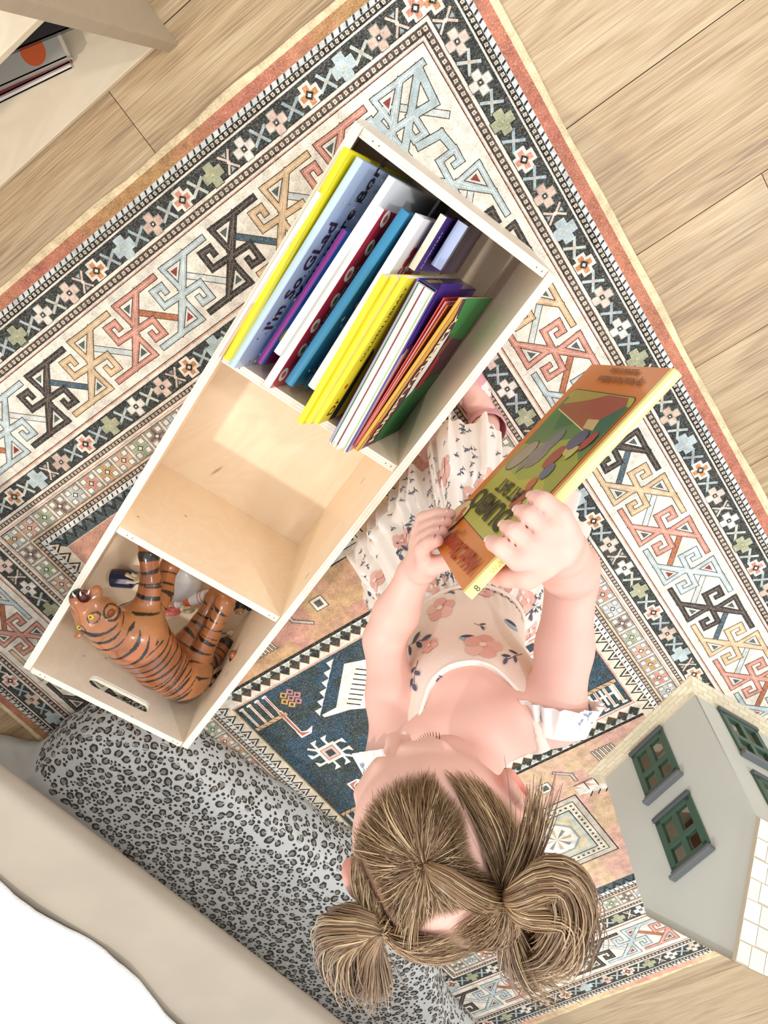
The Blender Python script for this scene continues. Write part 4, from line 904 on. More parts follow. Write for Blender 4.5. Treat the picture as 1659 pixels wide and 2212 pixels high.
for x, y in ((1.62, -0.1), (1.88, -0.1), (1.62, 2.5), (1.88, 2.5)):
    q = PM(); q.tube([(x, y, 0.0005), (x, y, 0.389)], [0.02, 0.028], '#4a3526', 12); q.build('leg', sofa, (PAINT,), smooth=False)
def fleece():
    m, t, b = new_mat('white_fleece', 0.95); b.inputs['Base Color'].default_value = (0.86, 0.865, 0.87, 1); b.inputs['Sheen Weight'].default_value = 0.3
    tc = N(t, 'ShaderNodeTexCoord'); n1 = N(t, 'ShaderNodeTexNoise'); n1.inputs['Scale'].default_value = 260; n1.inputs['Detail'].default_value = 5; t.links.new(tc.outputs['Object'], n1.inputs[0])
    bp = N(t, 'ShaderNodeBump'); bp.inputs['Strength'].default_value = 0.7; bp.inputs['Distance'].default_value = 0.004; t.links.new(n1.outputs[0], bp.inputs['Height']); t.links.new(bp.outputs[0], b.inputs['Normal'])
    return m
out = [(1.205, 0.30), (1.79, 0.30), (1.79, 2.3), (1.20, 2.3), (1.197, 1.7), (1.203, 1.1), (1.199, 0.95), (1.205, 0.80), (1.193, 0.68), (1.215, 0.55)]
out = [(1.212 + 0.012 * sin(v * 7.0) - 0.014 * cos(v * 15), v) for v in np.arange(2.3, 0.3, -0.05)] + [(x, 0.3) for x in np.arange(1.25, 1.79, 0.08)] + [(1.79, v) for v in np.arange(0.3, 2.3, 0.1)] + [(x, 2.3) for x in np.arange(1.75, 1.22, -0.08)]
th_ = soft_slab('throw_blanket', out, 0.4205, 0.437, 0.008, None, fleece(), 4); tag(th_, 'fluffy white fleece throw spread over the beige sofa seat', 'blanket')
rf_ = random.Random(4); me = th_.data
tex = bpy.data.textures.new('fleece_lumps', 'CLOUDS'); tex.noise_scale = 0.09
sb = th_.modifiers.new('s', 'SUBSURF'); sb.levels = 2; sb.render_levels = 2; sb.subdivision_type = 'SIMPLE'
dm_ = th_.modifiers.new('d', 'DISPLACE'); dm_.texture = tex; dm_.strength = 0.010; dm_.mid_level = 0.2; dm_.direction = 'Z'

# ================================================================ leopard print floor cushion
COTTON = mat('leopard_print_cotton', '@', 0.85, bump=0.2, bscale=900)
cp = [(1.50, 0.60), (1.50, 2.15), (1.16, 2.15), (1.08, 1.80), (1.00, 1.58), (0.925, 1.40), (0.908, 1.32), (0.925, 1.24), (0.968, 1.10), (1.0, 0.90), (1.035, 0.73), (1.075, 0.62), (1.13, 0.56), (1.24, 0.545), (1.36, 0.56)]
# densify with a closed Catmull-Rom
def crom(P, k):
    o = []; n = len(P)
    for i in range(n):
        a, b, c, d = [np.array(P[(i + j - 1) % n], float) for j in range(4)]
        for j in range(k):
            t = j / k; o.append(tuple(0.5 * ((2 * b) + (-a + c) * t + (2 * a - 5 * b + 4 * c - d) * t * t + (-a + 3 * b - 3 * c + d) * t ** 3)))
    return o
cc_ = crom(cp, 6); n = len(cc_); rows = []
cen = np.array([1.22, 1.3])
prof = [(0.99, 0.0065), (1.0, 0.010), (1.012, 0.03), (1.02, 0.06), (1.018, 0.09), (1.0, 0.116), (0.985, 0.124), (0.972, 0.132), (0.95, 0.136), (0.90, 0.142), (0.8, 0.146), (0.65, 0.148), (0.4, 0.149), (0.15, 0.149)]
sk = np.array([1.24, 1.32])
Vn = [np.array(p) for p in cc_]
def inw(d, z, wr):
    o = []
    for i, p in enumerate(Vn):
        t = Vn[(i + 1) % n] - Vn[i - 1]; t = t / np.linalg.norm(t); nn = np.array([-t[1], t[0]])
        q = p + nn * (-d if False else d); s_ = i * 0.37
        q = q + nn * wr * (0.004 * sin(s_ * 1.3) + 0.003 * sin(s_ * 2.9 + z * 60)); o.append((q[0], q[1], z + wr * 0.003 * sin(s_ * 2.1 + 1)))
    return o
ar = sum(cc_[i][0] * cc_[(i + 1) % n][1] - cc_[(i + 1) % n][0] * cc_[i][1] for i in range(n)); sg = 1 if ar > 0 else -1
for d, z in ((0.02, 0.0068), (0.004, 0.012), (-0.002, 0.04), (-0.002, 0.08), (0.004, 0.112), (0.010, 0.124), (0.013, 0.128), (0.020, 0.130), (0.040, 0.139), (0.06, 0.145)): rows.append(inw(sg * d, z, 1.0 if 0.01 < z < 0.128 else 0.5))
q = PM(); q.grid(rows, '#ffffff', closed=True); last = rows[-1]
mcx, mcy = 1.27, 1.35; prev = last
for k in (0.9, 0.75, 0.5, 0.25, 0.05):
    nx_ = [(mcx + (p[0] - mcx) * k, mcy + (p[1] - mcy) * k, 0.152 - 0.004 * (k > 0.8)) for p in last]; q.grid([prev, nx_], '#ffffff', closed=True); prev = nx_
q.poly(prev); q.poly(rows[0][::-1])
cl = Cloth(q.v, q.f, '#cdcdca'); cl.prep(); rl = random.Random(8); placed = {}
def free(x, y, z, r):
    k = (int(x / 0.02), int(y / 0.02), int(z / 0.02))
    for i in (-1, 0, 1):
        for j in (-1, 0, 1):
            for l in (-1, 0, 1):
                for (a, b, c, d) in placed.get((k[0] + i, k[1] + j, k[2] + l), ()):
                    if (a - x) ** 2 + (b - y) ** 2 + (c - z) ** 2 < (d + r) ** 2: return False
    placed.setdefault(k, []).append((x, y, z, r)); return True
def wobbly(x, y, r, n, k=0.22, ax=1.0):
    return [(x + r * ax * (1 + rl.uniform(-k, k)) * cos(2 * pi * i / n), y + r * (1 + rl.uniform(-k, k)) * sin(2 * pi * i / n)) for i in range(n)]
top = [p for r in rows for p in r]
for t_ in range(26000):
    if rl.random() < 0.30:
        i = rl.randrange(1, len(rows) - 2); j = rl.randrange(n); f_ = rl.random(); A = Vector(rows[i][j]); B = Vector(rows[i][(j + 1) % n]); Cn = Vector(rows[i + 1][j]); p = A + (B - A) * f_ + (Cn - A) * rl.random()
    else: p = Vector((rl.uniform(0.9, 1.30), rl.uniform(0.53, 2.1), 0.153))
    h_ = cl.tree.find_nearest(p)
    if h_[0] is None or (h_[0] - p).length > 0.012 or p.x > 1.30: continue
    p = h_[0]; big = t_ < 9000; r = rl.uniform(0.0062, 0.0092) if big else rl.uniform(0.0022, 0.0040)
    if not free(p.x, p.y, p.z, r * 0.98 + 0.0008): continue
    ax = rl.uniform(1.0, 1.35)
    if big:
        g = rl.uniform(0, 2 * pi); sh = [(wobbly(0, 0, r, 11, 0.16, ax), '#3a3834'), (wobbly(r * 0.1 * cos(g), r * 0.1 * sin(g), r * 0.55, 9, 0.2, ax), '#8c8479')]
        for gg in (g, g + rl.uniform(1.8, 3.4))[:rl.choice((1, 1, 2))]: sh.append(([(r * 0.35 * cos(gg - 0.5) * ax, r * 0.35 * sin(gg - 0.5)), (r * 1.25 * cos(gg - 0.22) * ax, r * 1.25 * sin(gg - 0.22)), (r * 1.25 * cos(gg + 0.22) * ax, r * 1.25 * sin(gg + 0.22))], '#c6c5c1'))
    else: sh = [(wobbly(0, 0, r, 7, 0.25, ax), '#3a3834')]
    cl.motif(p, Vector((rl.uniform(-1, 1), rl.uniform(-1, 1), rl.uniform(-1, 1))), sh, off=0.0004)
cu_ = cl.build('floor_cushion', None, COTTON); tag(cu_, 'long leopard-print floor cushion lying between the sofa and the patterned rug', 'cushion')
# ================================================================ tiger figurine
def seg_param(P, segs):
    """nearest skeleton segment per point: returns cumulative length, side vector, segment id"""
    best = np.full(len(P), 1e9); cum = np.zeros(len(P)); sid = np.zeros(len(P), int); off = 0.0; rad = np.zeros((len(P), 3))
    for i, (a, b) in enumerate(segs):
        a = np.array(a); b = np.array(b); v = b - a; L = np.linalg.norm(v); t = np.clip(((P - a) @ v) / L ** 2, 0, 1)
        q = a + t[:, None] * v; d = np.linalg.norm(P - q, axis=1); m = d < best
        best[m] = d[m]; cum[m] = off + t[m] * L; sid[m] = i; rad[m] = (P - q)[m]; off += L + 0.013
    return cum, rad, sid, best
nose = (0.790, 0.262, 0.292); headc = (0.8012, 0.3144, 0.283); neck = (0.8171, 0.3538, 0.262); chest = (0.8149, 0.3898, 0.232); mid = (0.8440, 0.470, 0.203); rump = (0.8500, 0.535, 0.185)
T = SDF((0.66, 0.225, 0.05), (0.93, 0.615, 0.36), 0.0017)
T.cap(neck, chest, 0.036, 0.052, 0.01); T.cap(chest, mid, 0.055, 0.046, 0.01); T.cap(mid, rump, 0.046, 0.041, 0.01); T.ell((0.835, 0.535, 0.172), (0.040, 0.038, 0.036), k=0.012)
T.cap(headc, neck, 0.030, 0.034, 0.012); T.ell(headc, (0.037, 0.034, 0.031), k=0.008)
T.cap((0.797, 0.290, 0.288), (0.792, 0.270, 0.293), 0.021, 0.017, 0.008); T.ell((0.781, 0.292, 0.292), (0.013, 0.018, 0.013), k=0.006); T.ell((0.812, 0.289, 0.288), (0.013, 0.018, 0.013), k=0.006)
T.ell((0.786, 0.300, 0.302), (0.010, 0.010, 0.012), k=0.006); T.ell((0.818, 0.306, 0.297), (0.010, 0.010, 0.012), k=0.006)
T.cap((0.775, 0.283, 0.285), (0.768, 0.276, 0.283), 0.010, 0.009, 0.004)                     # lower jaw
T.ell((0.779, 0.268, 0.300), (0.010, 0.009, 0.008), k=0.003, op='sub')                       # open mouth
for c in ((0.772, 0.322, 0.288), (0.842, 0.318, 0.285)):
    T.ell(c, (0.015, 0.007, 0.015), k=0.004)
T.ell((0.770, 0.316, 0.295), (0.008, 0.005, 0.009), k=0.002, op='sub')
legs = [[(0.7909, 0.3808, 0.215), (0.7458, 0.341, 0.198), (0.7220, 0.306, 0.185)], [(0.800, 0.392, 0.19), (0.774, 0.384, 0.15), (0.752, 0.362, 0.118)],
        [(0.8256, 0.530, 0.165), (0.7704, 0.503, 0.142), (0.716, 0.4745, 0.128)], [(0.8329, 0.490, 0.155), (0.7867, 0.4831, 0.112), (0.7529, 0.470, 0.088)], [(0.840, 0.545, 0.150), (0.819, 0.560, 0.115), (0.806, 0.5645, 0.085)]]
for i, L in enumerate(legs):
    r = [(0.028, 0.0165, 0.0155), (0.026, 0.016, 0.014), (0.030, 0.0165, 0.0155), (0.026, 0.015, 0.013), (0.028, 0.015, 0.012)][i]
    T.chain(L, r, 0.010); f = np.array(L[2]); d = np.array(L[2]) - np.array(L[1]); d /= np.linalg.norm(d); T.ell(f + d * 0.006, (0.018, 0.018, 0.015), k=0.006)
    sd = np.cross(d, (0, 0, 1)); sd /= np.linalg.norm(sd)
    for q in (-1.2, -0.4, 0.4, 1.2): T.ell(f + d * 0.020 + sd * q * 0.0085 + np.array([0, 0, 0.002]), (0.0062, 0.0062, 0.0062), k=0.002)
tail = [(0.868, 0.566, 0.19), (0.850, 0.578, 0.16), (0.815, 0.5825, 0.145), (0.775, 0.575, 0.15), (0.752, 0.5525, 0.158)]
T.chain(tail, (0.010, 0.0085, 0.0075, 0.007, 0.008), 0.004)
tig = T.mesh('tiger_figurine', 1)
spine = [(headc, neck), (neck, chest), (chest, mid), (mid, rump)]; allseg = spine + [(L[i], L[i + 1]) for L in legs for i in (0, 1)] + [(tail[i], tail[i + 1]) for i in range(4)]
def tiger_col(P, Nn):
    cum, rad, sid, d = seg_param(P, allseg)
    n1 = wob(P, 60, 1.0); n2 = wob(P, 150, 4.0); n3 = wob(P, 30, 2.0)
    base = np.array(lin('#9c5a30')[:3])[None] * (1 + 0.28 * n1 + 0.2 * n2)[:, None]; lt = np.array(lin('#b98552')[:3])
    k = np.clip(0.35 * n3 + 0.15, 0, 0.5)[:, None]; base = base * (1 - k) + lt * k
    ang = np.arctan2(rad[:, 2], rad[:, 0] + rad[:, 1])
    ph = cum / np.where(sid < 4, 0.0175, 0.019) * 2 * pi + 1.1 * wob(P, 34, 3.0) + 0.9 * np.sin(ang * 2 + cum * 90)
    w = 0.74 + 0.2 * np.sin(ang * 3 + cum * 70) + 0.15 * n3
    s_ = np.sin(ph); stripe = s_ > w
    stripe |= (sid == 3) & (np.sin(ph * 1.0 + 2.2) > 0.93)
    stripe |= (sid >= 14) & (np.sin(cum / 0.016 * 2 * pi) > 0.1)
    h = np.array(headc); hd = P - h; face = (P[:, 1] < 0.315) & (sid == 0)
    stripe &= ~((P[:, 1] < 0.300) & (P[:, 2] > 0.27))
    col = base.copy(); dk = np.array(lin('#1c1512')[:3]); col[stripe] = dk
    ln = (np.abs(np.linalg.norm((P - np.array((0.786, 0.302, 0.312))) * np.array([1, 1.3, 0.6]), axis=1) - 0.0105) < 0.0012) | (np.abs(np.linalg.norm((P - np.array((0.820, 0.308, 0.307))) * np.array([1, 1.3, 0.6]), axis=1) - 0.0105) < 0.0012)
    col[ln] = dk
    nz = np.linalg.norm(P - np.array((0.789, 0.2535, 0.296)), axis=1) < 0.0115; col[nz] = dk
    mo = np.linalg.norm((P - np.array((0.779, 0.268, 0.298))), axis=1) < 0.0105; col[mo & ~nz] = np.array(lin('#5a1d18')[:3])
    for e in ((0.770, 0.316, 0.293), (0.842, 0.316, 0.290)):
        q = np.linalg.norm(P - np.array(e), axis=1); col[(np.abs(q - 0.0135) < 0.0016)] = dk
    ft = np.zeros(len(P), bool)
    return np.clip(col, 0, 1)
vert_cols(tig, tiger_col)
LAQ = mat('lacquered_papier_mache', '@', 0.3, bump=0.35, bscale=140, coat=0.5)
tg = link('tiger_figurine', tig, None, (LAQ,)); tag(tg, 'lacquered orange toy tiger with black stripes lying in the end compartment of the bin', 'toy tiger')
for c, rt_ in (((0.7862, 0.2975, 0.3135), 0), ((0.8190, 0.3035, 0.3085), 1)):
    e = SDF(np.array(c) - 0.009, np.array(c) + 0.009, 0.0007); e.ell(c, (0.0048, 0.0048, 0.0036), k=0.0); me = e.mesh('eye', 1)
    vert_cols(me, lambda P, n, c=c: np.where((np.linalg.norm(P[:, :2] - np.array(c)[:2] - np.array([-0.0008, -0.0008]), axis=1) < 0.0020)[:, None], np.array(lin('#14110c')[:3]), np.array(lin('#d9b81f')[:3])))
    link('eye', me, tg, (PAINT,))
for i, (x, y, z, dx, dy) in enumerate(((0.776, 0.262, 0.307, -0.006, -0.006), (0.769, 0.268, 0.300, -0.007, -0.004), (0.772, 0.279, 0.297, -0.008, -0.001), (0.783, 0.258, 0.309, -0.003, -0.008))):
    q = PM(); q.tube([(x, y, z), (x + dx * 0.6, y + dy * 0.6, z + 0.002), (x + dx, y + dy, z + 0.001)], [0.0017, 0.0013, 0.0003], '#f4efe2', 8); q.build('tooth', tg, (PAINT,), smooth=True)

# ================================================================ small toys under the tiger
FZ = 0.0190
def sdf_toy(name, label, cat, parts, h=0.0014, parent=None):
    lo = np.min([np.minimum(p[1], p[2] if p[0] == 'c' else np.array(p[1])) - np.max(p[3] if p[0] == 'c' else p[2]) for p in parts], axis=0) - 0.004
    hi = np.max([np.maximum(p[1], p[2] if p[0] == 'c' else np.array(p[1])) + np.max(p[3] if p[0] == 'c' else p[2]) for p in parts], axis=0) + 0.004
    s = SDF(lo, hi, h)
    for p in parts:
        if p[0] == 'c': s.cap(p[1], p[2], p[3][0], p[3][1], 0.002)
        else: s.ell(p[1], p[2], k=0.002)
    me = s.mesh(name, 1)
    cols = [(np.array(p[1]), np.array(p[2] if p[0] == 'c' else p[1]), lin(p[-1])[:3]) for p in parts]
    def f(P, n):
        best = np.full(len(P), 1e9); o = np.zeros((len(P), 3))
        for (a, b, c), p in zip(cols, parts):
            v = b - a; L = max(v @ v, 1e-9); t = np.clip(((P - a) @ v) / L, 0, 1); r = p[3][0] if p[0] == 'c' else min(p[2]); d = np.linalg.norm(P - a - t[:, None] * v, axis=1) - r; m = d < best; best[m] = d[m]; o[m] = c
        return o
    vert_cols(me, f); o = link(name, me, parent, (PAINT,))
    if parent is None: tag(o, label, cat)
    return o
# blue bottle
bt = empty('blue_bottle', (0.905, 0.36, FZ)); tag(bt, 'small dark blue glossy toy bottle lying beside the tiger front leg', 'toy bottle')
q = PM(); A_ = Vector((0.908, 0.338, 0.038)); B_ = Vector((0.872, 0.366, 0.040))
q.tube([A_, A_.lerp(B_, 0.04), A_.lerp(B_, 0.9), B_], [0.014, 0.0178, 0.0178, 0.013], '#17244f', 12); q.build('bottle_body', bt, (PAINT,), bevel=0.001)
q = PM(); q.tube([B_, B_ + (B_ - A_) * 0.18], [0.009, 0.0085], '#20262e', 12); q.build('bottle_cap', bt, (PAINT,))
for i, (a, b) in enumerate((((0.850, 0.372, 0.050), (0.872, 0.352, 0.064)), ((0.846, 0.380, 0.040), (0.862, 0.350, 0.050)), ((0.842, 0.366, 0.060), (0.851, 0.337, 0.078)))):
    q = PM(); m_ = tuple((np.array(a) + np.array(b)) / 2 + np.array([0.003, 0.002, 0.003])); q.tube([a, m_, b], [0.0036, 0.0028, 0.0040], ['#e6ddc6', '#efe8d6', '#ddd0b4'][i], 8)
    o = q.build('toy_bone', None, (PAINT,), smooth=True); tag(o, ['cream toy bone, uppermost of three beside the blue bottle', 'cream toy bone touching the blue bottle cap', 'cream toy bone nearest the tiger front leg'][i], 'toy bone', 'toy bones beside the blue bottle')
sdf_toy('grey_pebble', 'smooth light grey pebble toy under the tiger belly', 'toy stone', [('e', (0.800, 0.420, 0.048), (0.042, 0.036, 0.028), '#c9c7c4'), ('e', (0.783, 0.404, 0.045), (0.026, 0.026, 0.025), '#d2d0cd')])
cp_ = empty('toy_tube', (0.79, 0.46, FZ)); tag(cp_, 'small white tube with an orange cap lying next to the grey pebble', 'toy tube')
q = PM(); A_ = Vector((0.800, 0.4555, 0.060)); B_ = Vector((0.764, 0.464, 0.066))
q.tube([A_, A_.lerp(B_, 0.5), B_], [0.0115, 0.0120, 0.0125], lambda i, j: '#f0eeee', 14); q.tube([A_.lerp(B_, 0.55), A_.lerp(B_, 0.58)], [0.0124, 0.0124], '#c9302c', 14); q.tube([A_.lerp(B_, 0.72), A_.lerp(B_, 0.75)], [0.0126, 0.0126], '#c9302c', 14); q.build('tube_body', cp_, (PAINT,))
q = PM(); q.tube([A_ + (A_ - B_) * 0.35, A_], [0.0105, 0.0118], '#e5672a', 14); q.build('tube_cap', cp_, (PAINT,))
sdf_toy('toy_lamb', 'tiny white figurine with black eye between the pebble and the orange cap', 'figurine', [('e', (0.815, 0.452, 0.048), (0.012, 0.011, 0.011), '#f2efe8'), ('e', (0.829, 0.449, 0.058), (0.008, 0.008, 0.008), '#f4f1ea'), ('c', (0.818, 0.459, 0.036), (0.822, 0.464, 0.020), (0.004, 0.003), '#efe9dc'), ('c', (0.808, 0.458, 0.036), (0.806, 0.464, 0.020), (0.004, 0.003), '#efe9dc'), ('e', (0.8335, 0.445, 0.062), (0.0018, 0.0018, 0.0018), '#1a1715')], 0.0011)
def torus(name, c, R_, r_, ax, col, label, cat):
    q = PM(); ax = Vector(ax).normalized(); u = ax.orthogonal().normalized(); v = ax.cross(u); rows = []
    for i in range(28):
        a = 2 * pi * i / 28; dr = u * cos(a) + v * sin(a); rows.append([Vector(c) + dr * (R_ + r_ * cos(b)) + ax * r_ * 1.5 * sin(b) for b in [2 * pi * j / 8 for j in range(8)]])
    rows.append(rows[0]); q.grid(rows, col, closed=True); o = q.build(name, None, (PAINT,), smooth=True, weld=True); tag(o, label, cat); return o
torus('pink_ring', (0.862, 0.458, 0.045), 0.0175, 0.0035, (0.5, 0.7, 0.35), '#d9706f', 'coral pink plastic ring standing behind the tiger belly', 'toy ring')
torus('cream_ring', (0.833, 0.474, 0.040), 0.0115, 0.004, (0.2, 0.5, 0.8), '#e2d9b8', 'small cream plastic ring under the tiger hind legs', 'toy ring')
sdf_toy('yellow_figure', 'little yellow toy duck by the right wall of the end compartment', 'figurine', [('e', (0.861, 0.574, 0.036), (0.012, 0.015, 0.014), '#dcb52a'), ('e', (0.848, 0.574, 0.055), (0.0095, 0.010, 0.010), '#e3bd33'), ('c', (0.842, 0.568, 0.064), (0.836, 0.562, 0.067), (0.005, 0.003), '#8fb4c9'), ('e', (0.874, 0.570, 0.030), (0.008, 0.008, 0.009), '#efe6dc')], 0.0012)
sdf_toy('rattle_stick', 'thin toy rattle with an oval white end resting behind the duck', 'toy rattle', [('c', (0.832, 0.560, 0.024), (0.815, 0.566, 0.030), (0.0013, 0.0013), '#6d5844'), ('e', (0.806, 0.570, 0.034), (0.010, 0.006, 0.006), '#f2efe9')], 0.0009)
sdf_toy('toy_doll', 'tiny doll head with black hair in the far corner by the divider', 'doll', [('e', (0.747, 0.528, 0.034), (0.016, 0.013, 0.012), '#15201d'), ('e', (0.750, 0.534, 0.043), (0.010, 0.008, 0.008), '#b98b6b'), ('e', (0.7475, 0.536, 0.0505), (0.0018, 0.0014, 0.0010), '#f2f0ea'), ('e', (0.754, 0.536, 0.0500), (0.0018, 0.0014, 0.0010), '#f2f0ea'), ('c', (0.738, 0.545, 0.030), (0.730, 0.550, 0.022), (0.006, 0.003), '#15201d')], 0.0011)
# crumb of food on the rug
pc = sdf_toy('yellow_crumb', 'torn yellow scrap lying on the rug border near the dollhouse', 'scrap', [('e', (0.469, 1.878, 0.0115), (0.016, 0.010, 0.0035), '#e8cf7c'), ('c', (0.460, 1.862, 0.011), (0.478, 1.860, 0.012), (0.0025, 0.002), '#7a4a24')], 0.0015)
# ================================================================ child
BX = np.array([-0.957, 0.290, 0.0]); BY = np.array([-0.290, -0.957, 0.0]); BZ = np.array([0, 0, 1.0]); BC = np.array([0.272, 0.535, 0.0])
def bw(x, y, z): return BC + BX * x + BY * y + BZ * z
HC = np.array([0.2885, 0.480, 0.835]); HRt = np.array([-0.97518, 0.09858, -0.19827]); HF = np.array([0.05344, -0.76418, -0.64279]); HU = np.array([-0.21488, -0.63743, 0.73994])
def hwp(x, y, z): return HC + HRt * x + HF * y + HU * z
HB_ = np.array([HRt, HF, HU])
BO = np.array([0.1610, 0.3271, 0.7472]); BA = np.array([0.23758, 0.16162, -0.95783]); BB = np.array([-0.94533, -0.18833, -0.26626]); BNF = np.array([0.22342, -0.96872, -0.10804])
def bkp(a, b, n=0.0): return BO + BA * a + BB * b + BNF * n
S = SDF((-0.02, 0.27, 0.03), (0.48, 0.66, 0.955), 0.0025)
# torso
BAS = np.array([BX, BY, BZ])
S.ell(bw(0, 0.0, 0.42), (0.078, 0.064, 0.065), BAS, k=0.02); S.ell(bw(0.0, 0.004, 0.505), (0.073, 0.060, 0.075), BAS, k=0.03)
S.ell(bw(0, 0.002, 0.600), (0.078, 0.056, 0.072), BAS, k=0.03)
shR = np.array([0.190, 0.564, 0.658]); shL = np.array([0.366, 0.522, 0.658])
S.cap(shR, shL, 0.032, 0.032, k=0.03); S.cap(bw(0, -0.012, 0.66), hwp(0, -0.015, -0.045), 0.031, 0.030, k=0.022)
S.cap(bw(-0.045, 0.012, 0.664), bw(0.045, 0.012, 0.664), 0.020, 0.020, k=0.02)
# arms
elR = np.array([0.101, 0.464, 0.598]); wrR = np.array([0.0800, 0.375, 0.690]); elL = np.array([0.326, 0.440, 0.562]); wrL = np.array([0.2475, 0.385, 0.562])
S.chain([shR, shR * 0.5 + elR * 0.5 + np.array([0, 0.004, -0.002]), elR], (0.031, 0.0285, 0.026), 0.014)
S.chain([elR, elR * 0.6 + wrR * 0.4, wrR], (0.0275, 0.0285, 0.0205), 0.010)
S.chain([shL, shL * 0.5 + elL * 0.5, elL], (0.029, 0.0255, 0.0235), 0.014); S.chain([elL, elL * 0.6 + wrL * 0.4, wrL], (0.0245, 0.0250, 0.0175), 0.010)
# right hand closed round the spine of the book
fk = []
ts = (0.050, 0.0675, 0.085, 0.1015)
kn = [bkp(-0.0165, t, -0.009) for t in ts]
palm = bkp(-0.014, 0.080, -0.030)
S.cap(wrR, palm, 0.0190, 0.0160, 0.012)
for t, p in zip(ts, kn): S.cap(palm + (p - kn[1]) * 0.35, p, 0.0120, 0.0092, 0.005)
for i, (t, p) in enumerate(zip(ts, kn)):
    l_ = (0.92, 1.0, 0.98, 0.85)[i]
    S.chain([p, bkp(-0.0115, t - 0.001, 0.0075), bkp(0.001 * l_, t - 0.003, 0.0098), bkp(0.0125 * l_, t - 0.004, 0.0072)], (0.0086, 0.0080, 0.0073, 0.0064), 0.0010)
S.chain([palm + BB * -0.016, bkp(-0.001, 0.046, -0.031), bkp(0.012, 0.034, -0.0245), bkp(0.024, 0.026, -0.0205)], (0.0125, 0.0115, 0.0092, 0.0078), 0.003)
# left hand pinching the lower corner
tips = [(0.1700, 0.3395, 0.5775), (0.1752, 0.3398, 0.5905), (0.1815, 0.3398, 0.6030), (0.1872, 0.3392, 0.6170)]
tips = [np.array(t) + BNF * 0.0015 for t in tips]
base = [np.array(b) for b in ((0.2145, 0.3480, 0.5540), (0.2180, 0.3560, 0.5660), (0.2200, 0.3610, 0.5790), (0.2215, 0.3660, 0.5930))]
palmL = np.array([0.2300, 0.3740, 0.5720])
S.cap(wrL, palmL, 0.0175, 0.0180, 0.010)
for i, (b, t) in enumerate(zip(base, tips)):
    S.cap(palmL + (b - base[1]) * 0.3, b, 0.0150, 0.0100, 0.006)
    m1 = b * 0.62 + t * 0.38 + BNF * (0.011); m2 = b * 0.25 + t * 0.75 + BNF * 0.0065
    S.chain([b, m1, m2, t], (0.0088, 0.0080, 0.0074, 0.0064), 0.0014)
S.chain([palmL + np.array([-0.004, -0.002, 0.014]), np.array([0.2135, 0.3690, 0.598]), bkp(0.140, 0.006, -0.0205), bkp(0.125, 0.018, -0.0195)], (0.0120, 0.0105, 0.0088, 0.0074), 0.003)
# legs
legsC = [([0.232, 0.520, 0.40], [0.185, 0.470, 0.23], [0.150, 0.470, 0.065]), ([0.305, 0.520, 0.40], [0.270, 0.480, 0.23], [0.262, 0.500, 0.065])]
for L in legsC: S.chain([np.array(p) for p in L], (0.046, 0.034, 0.023), 0.02)
for L in legsC: S.ell(np.array(L[2]) + np.array([-0.006, -0.028, -0.026]), (0.022, 0.048, 0.014), k=0.012)
# head
def he(c, r, k=0.008, op='add'): S.ell(hwp(*c), r, HB_, k, op)
def hc(a, b, r1, r2, k=0.006, op='add'): S.cap(hwp(*a), hwp(*b), r1, r2, k, op)
he((0, 0.0, 0.004), (0.0735, 0.081, 0.078), 0.01); he((0, 0.030, -0.036), (0.054, 0.052, 0.050), 0.02); he((0, -0.03, -0.03), (0.058, 0.05, 0.045), 0.02)
for s in (1, -1):
    he((0.034 * s, 0.056, -0.032), (0.024, 0.022, 0.022), 0.014)
    hc((0.014 * s, 0.079, 0.016), (0.040 * s, 0.068, 0.012), 0.0085, 0.007, 0.010)
    he((0.027 * s, 0.0865, 0.000), (0.0125, 0.008, 0.008), 0.006, 'sub'); he((0.0275 * s, 0.074, -0.003), (0.0125, 0.0095, 0.0085), 0.004)
    he((0.0790 * s, 0.008, 0.004), (0.0095, 0.019, 0.027), 0.006); he((0.0845 * s, 0.010, 0.006), (0.0065, 0.0105, 0.017), 0.003, 'sub'); he((0.0775 * s, 0.013, -0.016), (0.006, 0.007, 0.009), 0.004)
hc((0, 0.080, 0.004), (0, 0.094, -0.022), 0.0055, 0.0085, 0.008); he((0.0085, 0.089, -0.026), (0.0062, 0.0062, 0.0055), 0.004); he((-0.0085, 0.089, -0.026), (0.0062, 0.0062, 0.0055), 0.004)
hc((-0.013, 0.080, -0.047), (0.013, 0.080, -0.047), 0.0048, 0.0048, 0.003); hc((-0.011, 0.078, -0.0545), (0.011, 0.078, -0.0545), 0.0055, 0.0055, 0.003); he((0, 0.064, -0.072), (0.020, 0.017, 0.015), 0.012)
he((0, 0.058, -0.06), (0.034, 0.022, 0.024), 0.012)
body = S.mesh('person', 2)
PCH = {'crown': np.array([-0.001, -0.001]), 'px': 0.04}
